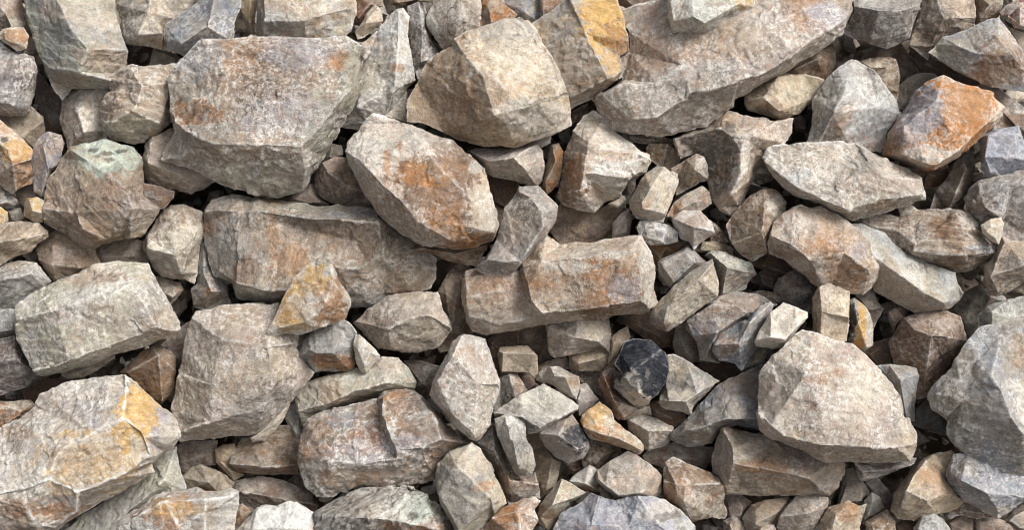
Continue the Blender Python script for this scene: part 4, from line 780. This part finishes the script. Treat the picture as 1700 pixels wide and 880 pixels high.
R('D3', 98, 'small white column of stone lying over the flat white slab', '648,340 700,318 770,313,20 792,340,20 802,440 832,480 847,570 832,610 790,627 750,602 710,530 668,430', '700,330,50 725,440,100 740,460,110 760,560,100 785,620;740,450,110 805,448,50', 'wg', '800,550,40,50,c,.6', pale=.6, stain=0, streak=.5, sang=70)
R('D3', 80, 'flat white slab with a fine-grained top in the lower centre', '638,305 680,280 780,220 885,168 960,205 1058,275 1052,300 960,350 880,402 810,414 780,340 700,330 655,335', '650,310,40 780,330,90 870,385,80 960,335,80 1050,290,50', 'ww', '700,290,80,24,g,.6 830,370,70,30,g,.7 900,250,110,60,v,.3', pale=.4, stain=0, streak=.5, sang=-30)
R('D3', 36, 'brown stone with a cream stripe right of the pale diamond boulder', '640,295 675,180 672,140 710,113 760,118 810,200 780,250 680,300', '720,120,50 750,230,70', 'wpg', '755,160,16,60,o,.5 690,220,50,60,g,.4', streak=.35)
R('D3', 6, 'dark stone between the cream-striped one and the tan brick', '755,110 835,105 865,180 800,220', '', 'mb', hs=.5, pale=.05)
R('C3', 56, 'tan brick-like block with a notched lower right corner', '662,545 675,518 810,510 857,560 862,640 850,672 815,642 680,642 668,600', '670,540,60 690,548,80 840,550,70;690,548,80 685,635,40', 'tt', '760,590,80,40,c,.3', pale=.15, rough=.75, stain=.05)
R('C3', 4, 'dark brown rock behind the tan brick-like block', '615,480 680,435 770,425 760,520 675,540 665,650 635,610', '', 'bm', hs=.5, pale=.1)
R('C3', -8, 'shaded grey-brown rock under the big orange-stained block', '735,510 770,425 905,400 905,500 930,580 870,630 850,545', '', 'mt', hs=.4, pale=.1)
R('C3', 12, 'low mauve-brown stone above the cream stone with a grey half', '855,610 900,588 1000,565 1020,625 940,620 890,700 850,680', '', 'mp', hs=.6, pale=.15)
R('C3', 116, 'pale diamond-shaped boulder standing on its point in the lower centre', '333,750 345,690 400,580 430,520 470,460 500,455 560,470 600,480 625,540 650,620 675,680 677,720 640,820 620,900 580,960 562,974 520,965 460,910 390,830', '490,462,60 440,560,120 370,680,110 350,755,50;360,760,70 440,840,120 545,945,70;370,680,110 440,840,120;560,480,60 570,700,150 545,945,70;570,700,150 670,700,60', 'wp', '570,610,110,70,p,.45 440,520,50,50,t,.6 600,760,70,90,c,.5 500,800,110,60,w,.6 570,920,40,40,c,.7 420,840,60,24,b,.5', pale=.8, stain=.25, streak=.2)
R('F', 76, 'long block in the very centre, broken front stained orange, with a ledge along its top', '766,489 767,470 772,450 800,440 860,425 885,400 907,391 930,405 970,402 1050,392 1062,392 1080,415 1088,440 1085,480 1090,505 1077,518 1030,525 968,533 900,540 805,559 784,553 774,536', '868,446,50 900,434,64 968,427,68 1050,415,66 #10;1050,415,66 1064,458,60 1078,512,30;869,444,52 876,475,66 882,500,64 900,519,56 907,533,30;772,462,12 820,454,30 862,450,34 868,476,38 874,502,36 893,524,34;774,492,28 830,484,40 868,476,38;778,528,20 840,538,30 893,524,34;902,520,55 980,512,62 1064,500,50;980,430,68 985,470,66 980,512,62', 'pt', '985,480,34,48,b,.9 1000,500,30,20,o,.6 1040,472,40,26,b,.75 985,505,32,18,b,.6 990,447,26,16,o,.7 1015,450,20,14,b,.6 915,468,46,34,t,.9 908,458,38,20,b,.65 845,478,52,20,b,.45 840,470,60,12,o,.35 1075,450,14,60,w,.9 1035,480,24,18,l,.6 985,420,70,9,w,.6 905,530,40,10,w,.5 960,407,80,9,t,.5 820,535,60,14,w,.4 940,440,40,10,w,.7', pale=.5, stain=.35, streak=.2, sang=5)
R('C3', 26, 'curved brown slab standing behind the left end of the long centre block', '370,250 400,190 460,110 535,125 500,200 500,330 545,460 480,480 440,530 385,545 370,520 425,430 400,340', '', 'bt', '450,250,40,90,t,.4', hs=.6, pale=.2)
R('C3', -20, 'dark stone in the gap right of the wide rectangular block', '335,180 380,85 455,100 405,180 375,240', '', 'mb', hs=.4, pale=.05)
R('C3', 58, 'tan wedge with a chipped bright front edge, under the wide rectangular block', '-42,400 -10,378 20,340 130,265 240,250 370,250 402,340 442,420 430,442 370,522 280,542 120,532 80,522 20,462', '-35,392,50 130,430,130 250,375,140 330,365,140 435,425,50;130,430,130 150,520,30', 'tp', '300,420,110,40,c,.7 60,400,110,40,m,.5 200,320,140,40,g,.4 250,490,150,26,t,.6', pale=.45, stain=.1, streak=.3)
R('C2', 94, 'small cream triangular chip beside the grey block with an orange front', '840,502 850,460 870,455 950,530 974,560 940,600 905,647 880,640 855,600', '', 'wc', pale=.4, stain=.03)
R('C2', 74, 'grey freckled block with a bright rusty front face, under the yellow shard', '545,565 580,510 620,450 650,425 740,400 790,375 830,405 860,450 850,510 840,545 847,600 830,632 720,637 650,645 610,610', '560,568,40 630,530,110 660,545,130 740,548,130 840,545,80;660,545,130 655,640,30', 'gg', '690,590,50,40,o,.9 790,595,55,38,o,.9 740,575,90,16,b,.5 640,610,26,30,w,.7', pale=.35, stain=.05)
R('C2', 124, 'pointed yellow-stained white shard resting upright on the rocks, left of centre', '423,455,30 450,395,40 500,270,40 560,170,40 640,100,40 720,55,50 735,60,50 747,120,50 772,200,40 817,260,30 827,310,20 800,370,10 740,405 650,430,20 590,458,20 510,452,20 450,468,20', '728,70,70 742,200,110 690,330,115 650,420,60;470,430,50 600,400,90 690,330,115;742,200,110 820,290,50', 'ww', '560,300,60,100,y,.85 540,390,100,40,y,.7 660,180,60,70,y,.85 730,350,70,50,o,.85 755,260,30,70,o,.8 680,290,20,90,o,.6 620,330,60,60,w,.7 520,330,40,70,o,.35', pale=.8, stain=.5, streak=.1)
R('C2', 72, 'massive dusty pink boulder left of centre, below the yellow shard', '-50,820 -30,740 -5,640 10,540 40,420 75,345 200,318 370,308 480,303 560,400 570,520 620,600 650,640 600,710 550,780 460,850 370,940 300,948 100,972 0,980 -30,900', '60,380,60 200,480,150 420,520,180 450,700,190 400,830,150 150,880,150 0,930,70;420,520,180 560,500,80;-20,650,60 150,700,160 450,700,190;330,750,180 400,830,150', 'ptg', '300,380,110,40,t,.6 250,400,30,30,t,.7 230,720,110,40,t,.6 330,620,160,40,c,.5 100,420,60,60,w,.5 470,600,90,90,b,.25 420,790,130,60,g,.6 40,740,60,90,v,.3 200,920,160,30,t,.6 30,860,50,30,d,.3 380,490,60,24,b,.4', pale=.65, stain=.2, streak=.25, sang=20)
R('C2', 54, 'low olive-beige slab with a long shadowed underside, right of the massive pink boulder', '558,740 580,700 700,660 850,620 900,600 980,565 1060,572 1110,620 1147,690 1140,720 1000,750 870,785 740,815 700,850 640,900 590,900 565,830', '575,830,60 700,800,120 740,780,140 860,732,150 1000,690,140 1142,690,50;740,780,140 730,700,100', 'vc', '750,740,60,50,o,.4 980,600,90,30,p,.5 640,760,60,80,g,.5 900,650,140,40,w,.5 900,760,160,24,t,.7', pale=.4, stain=.25, streak=.3)
R('C3', 4, 'dark grey stone right of the low olive-beige slab', '205,585 260,578 380,610 370,700 330,740 260,710 230,650', '', 'mg', hs=.6, pale=.1)
R('D2', 32, 'small bluish stone wedged left of the brown-crusted block', '503,330 520,290 555,245 575,300 600,380 605,445 575,460 538,400', '', 'sg', hs=.9, pale=.3)
R('D2', 78, 'broad mauve-grey block with brown crusts and a ledge along its foot, below centre left', '568,550 570,500 585,420 620,340 700,300 760,278 960,245 990,208,20 1060,195,20 1130,195,20 1170,225 1220,280 1300,370 1400,450 1330,500 1260,560 1240,640 1080,672 880,682 820,692 740,722 660,722 610,672 580,610', '968,262,50 968,330,85 992,412,95 1032,502,105 900,556,140;985,240,120 985,320,165 1010,400,165 1050,490,160 1180,485,170 1265,440,150 #14;1150,220,60 1240,340,160 1265,440,150;575,500,60 720,550,130 900,553,150 1050,535,150 1180,500,150;640,420,80 800,400,110 940,470,110;575,560,40 730,600,110 900,580,120 1100,560,120', 'gmb', '650,440,80,70,b,.7 720,350,70,30,b,.6 920,300,90,40,b,.6 900,420,80,60,r,.5 1080,260,90,60,b,.75 1120,380,60,50,b,.6 880,490,140,50,l,.6 800,340,70,30,s,.6 1100,440,90,50,l,.6 660,580,60,40,w,.6 900,620,200,50,t,.7 1270,380,90,60,m,.6 710,620,40,40,o,.4 1050,220,60,20,o,.5 1250,600,90,50,t,.6', pale=.75, stain=.5, streak=.3, sang=10)
R('D2', 54, 'small sandy stick of stone against the foot of the massive pink boulder', '333,432 380,385 440,320 515,258 532,270 502,340 480,372 410,447 350,452', '345,435,30 440,370,50 515,280,40', 'cw', streak=.6)
R('D2', 26, 'flat brown rock with a dark stain, below the sandy stick', '228,550 260,500 300,430 340,430 410,430 480,370 540,370 585,470 580,560 570,610 400,614 280,604', '235,555,50 400,575,100 575,565,70', 'tb', '500,520,40,40,d,.45 330,540,90,30,g,.5', pale=.25, streak=.3)
R('D2', 18, 'rounded tan stone left of the flat brown rock', '168,490 200,468 260,460 280,500 245,560 310,612 260,645 210,592 172,550', '', 'tc', hs=.9, pale=.15)
R('D2', 2, 'dark slab in the gap under the massive pink boulder', '-30,470 40,445 180,445 170,565 100,570 20,610 -20,590', '', 'mg', hs=.5, pale=.1)
R('D2', 28, 'pyramid-shaped sandy stone in the lower left, above the ochre crusted rock', '3,620 60,570 100,561 200,600 265,652 240,690 190,712 130,700 20,695', '98,565,50 135,650,100 180,700,20;135,650,100 10,630,30', 'tc', pale=.15)
R('D2', 12, 'dark grey slab behind the snow-white stone at the bottom', '235,670 270,640 390,618 500,640 640,705 672,770 640,800 500,790 400,790 340,800 285,750', '270,690,50 480,730,80 640,755,40', 'gm', pale=.15)
R('D2', 28, 'small brown stone between the ochre crusted rock and the snow-white one', '250,780 300,752 345,790 320,840 290,880 250,890', '', 'bt', hs=.7)
R('D2', -12, 'dark stone under the foot of the brown-crusted block', '505,650 580,600 640,700 560,705', '', 'mg', hs=.4, pale=.05)
R('D2', 72, 'snow-white rounded rock at the bottom edge left of centre', '262,890 340,800 390,762 420,757 470,767 530,742 560,748 600,765 640,790 672,815 680,900 660,980 260,980', '380,770,40 350,880,90 330,970,70;350,880,90 500,870,120 640,880,70', 'ww', '310,880,40,60,c,.7 660,850,14,40,o,.6', pale=.7, stain=0, rough=1.2)
R('D2', 84, 'streaky grey boulder with white and ochre patches at the bottom edge', '650,800 740,740 850,690 950,675 1100,665 1180,700 1220,740 1270,765 1310,830 1350,900 1350,980 640,980', '660,810,40 850,820,130 1000,830,150 1100,720,110 1110,672;1000,830,150 1250,880,120', 'gg', '1150,770,100,60,e,.85 1040,800,90,60,w,.7 1040,855,50,26,o,.8 1170,865,80,30,o,.8 1140,790,26,14,d,.7 850,760,90,40,t,.4 1280,840,60,60,b,.4', pale=.6, stain=.1, streak=1.2, sang=38)
R('D3', 104, 'thick slab with a flat grey-green face and a sandy right edge, bottom centre', '360,620 370,560 430,500,10 540,453 580,490 620,560 670,650 707,750 640,810 600,860 540,920 470,920 420,820 370,700', '430,505,50 450,560,110 540,645,150 625,720,150 650,800,60;365,600,30 375,700,80 480,890,110', 'gv', '500,680,110,110,g,.7 530,540,90,60,c,.7 660,700,40,60,c,.7 600,650,40,16,o,.6 440,540,22,18,b,.6 540,480,40,30,w,.6', pale=.25, stain=.1, streak=.12)
R('D3', 48, 'brown rock with white seams between the grey-green slab and the small white column', '555,450 640,365 665,430 700,530 750,600 790,625 845,600 872,690 872,725 790,750 720,765 700,725 650,620 600,520', '640,380,50 650,500,100 720,640,120 860,660,60;720,640,120 730,750', 'bg', '740,650,80,40,o,.5 700,600,40,60,b,.4 800,690,80,30,w,.6 640,470,30,90,g,.6', pale=.7, stain=.4, streak=.4, sang=60)
R('D3', 98, 'orange-crusted pink rock at the bottom centre in front of the grey-green slab', '585,870 640,800 720,757 790,733 840,718 872,740 842,780 864,830 832,885 845,980 570,980', '640,820,70 760,790,110 830,740,50;760,790,110 790,970,100', 'po', '690,800,70,36,o,.8 640,860,50,30,b,.6 810,830,40,80,p,.9', pale=.8, stain=.4)
R('D1', 116, 'enormous white-edged boulder with a golden front face in the lower left corner', '-80,440 0,395 60,350 170,280 200,220 330,160 450,130 600,118,20 640,140,30 690,200,30 800,290,20 850,330,10 872,420 850,470 800,500 740,560 747,600 600,690 400,800 270,890 200,980 -80,980', '610,130,60 612,200,120 600,335,200 680,400,200 740,530,150;600,335,200 450,410,200 300,490,200 260,540,200 250,630,190 120,680,180 -80,720,150;250,640,190 380,700,185 560,625,180 740,545,120;120,690,160 130,780,170 180,850,120 270,870,60;380,700,185 370,790,110 270,870,60;600,335,200 700,430,190 740,530,150', 'wgl', '470,530,190,120,y,.7 500,520,150,90,t,.5 610,420,90,60,t,.6 380,640,110,50,t,.5 700,340,70,150,y,.85 680,240,50,50,y,.7 250,770,150,50,o,.75 80,750,120,40,b,.7 60,850,90,50,m,.6 200,810,60,24,c,.8 100,410,90,30,o,.35 300,260,200,60,p,.5 300,480,120,60,l,.3 450,270,90,30,s,.4 600,330,40,22,w,.9 270,560,20,80,w,.9 430,420,120,12,w,.6 560,640,150,20,w,.8 720,460,24,60,w,.7', pale=.7, stain=.2, streak=.55, sang=28, wear=1.6)
R('D1', 52, 'grey-green slab under the right side of the enormous white-edged boulder', '300,900 400,810 600,680 740,590 740,530 860,470 874,560 908,680 870,740 760,760 640,810 540,890 500,980 300,980', '#5 800,640,110 640,780,100 460,960,90;800,640,110 900,680,30', 'gv', '790,620,80,60,v,.6 650,700,90,50,g,.7', pale=.35, stain=.03)
R('D1', 98, 'ochre-faced rock with a white crusted rim at the bottom edge, lower left', '530,890 600,820 760,712 830,693 900,688 960,673 1000,690 1060,692 1120,676 1167,690 1160,760 1140,880 1150,980 500,980', '600,850,50 800,740,110 1000,730,130 1130,720,70;800,740,110 870,860,130 1000,800,130 1010,970,120;1000,730,130 1000,800,130', 'wp', '850,790,110,70,o,.85 900,760,120,40,y,.6 1020,810,60,110,t,.7 970,840,50,50,g,.6 1110,780,40,100,w,.7 640,850,90,50,g,.5 680,800,90,16,b,.6', pale=.9, stain=.3, streak=.3, wear=1.4)
R('C5', 34, 'mixed brown and blue-grey rock left of the buff stone post', '-50,230 -20,180 60,135 170,215 160,280 150,360 60,330 0,300 -45,290', '0,160,50 60,240,90 140,250,60;60,240,90 40,310,20', 'mg', '90,270,50,50,s,.6 20,230,50,40,b,.5', pale=.5)
R('C4', 26, 'small brown stone above the mottled rust and grey rock', '985,262 1060,240 1150,255 1180,300 1130,315 1050,270', '', 'mt', hs=.6)
R('A4', 15, 'brown block in shade under the yellow-sided slab', '130,545 225,500 225,565 145,605', '', 'tb', hs=.7, pale=.1)
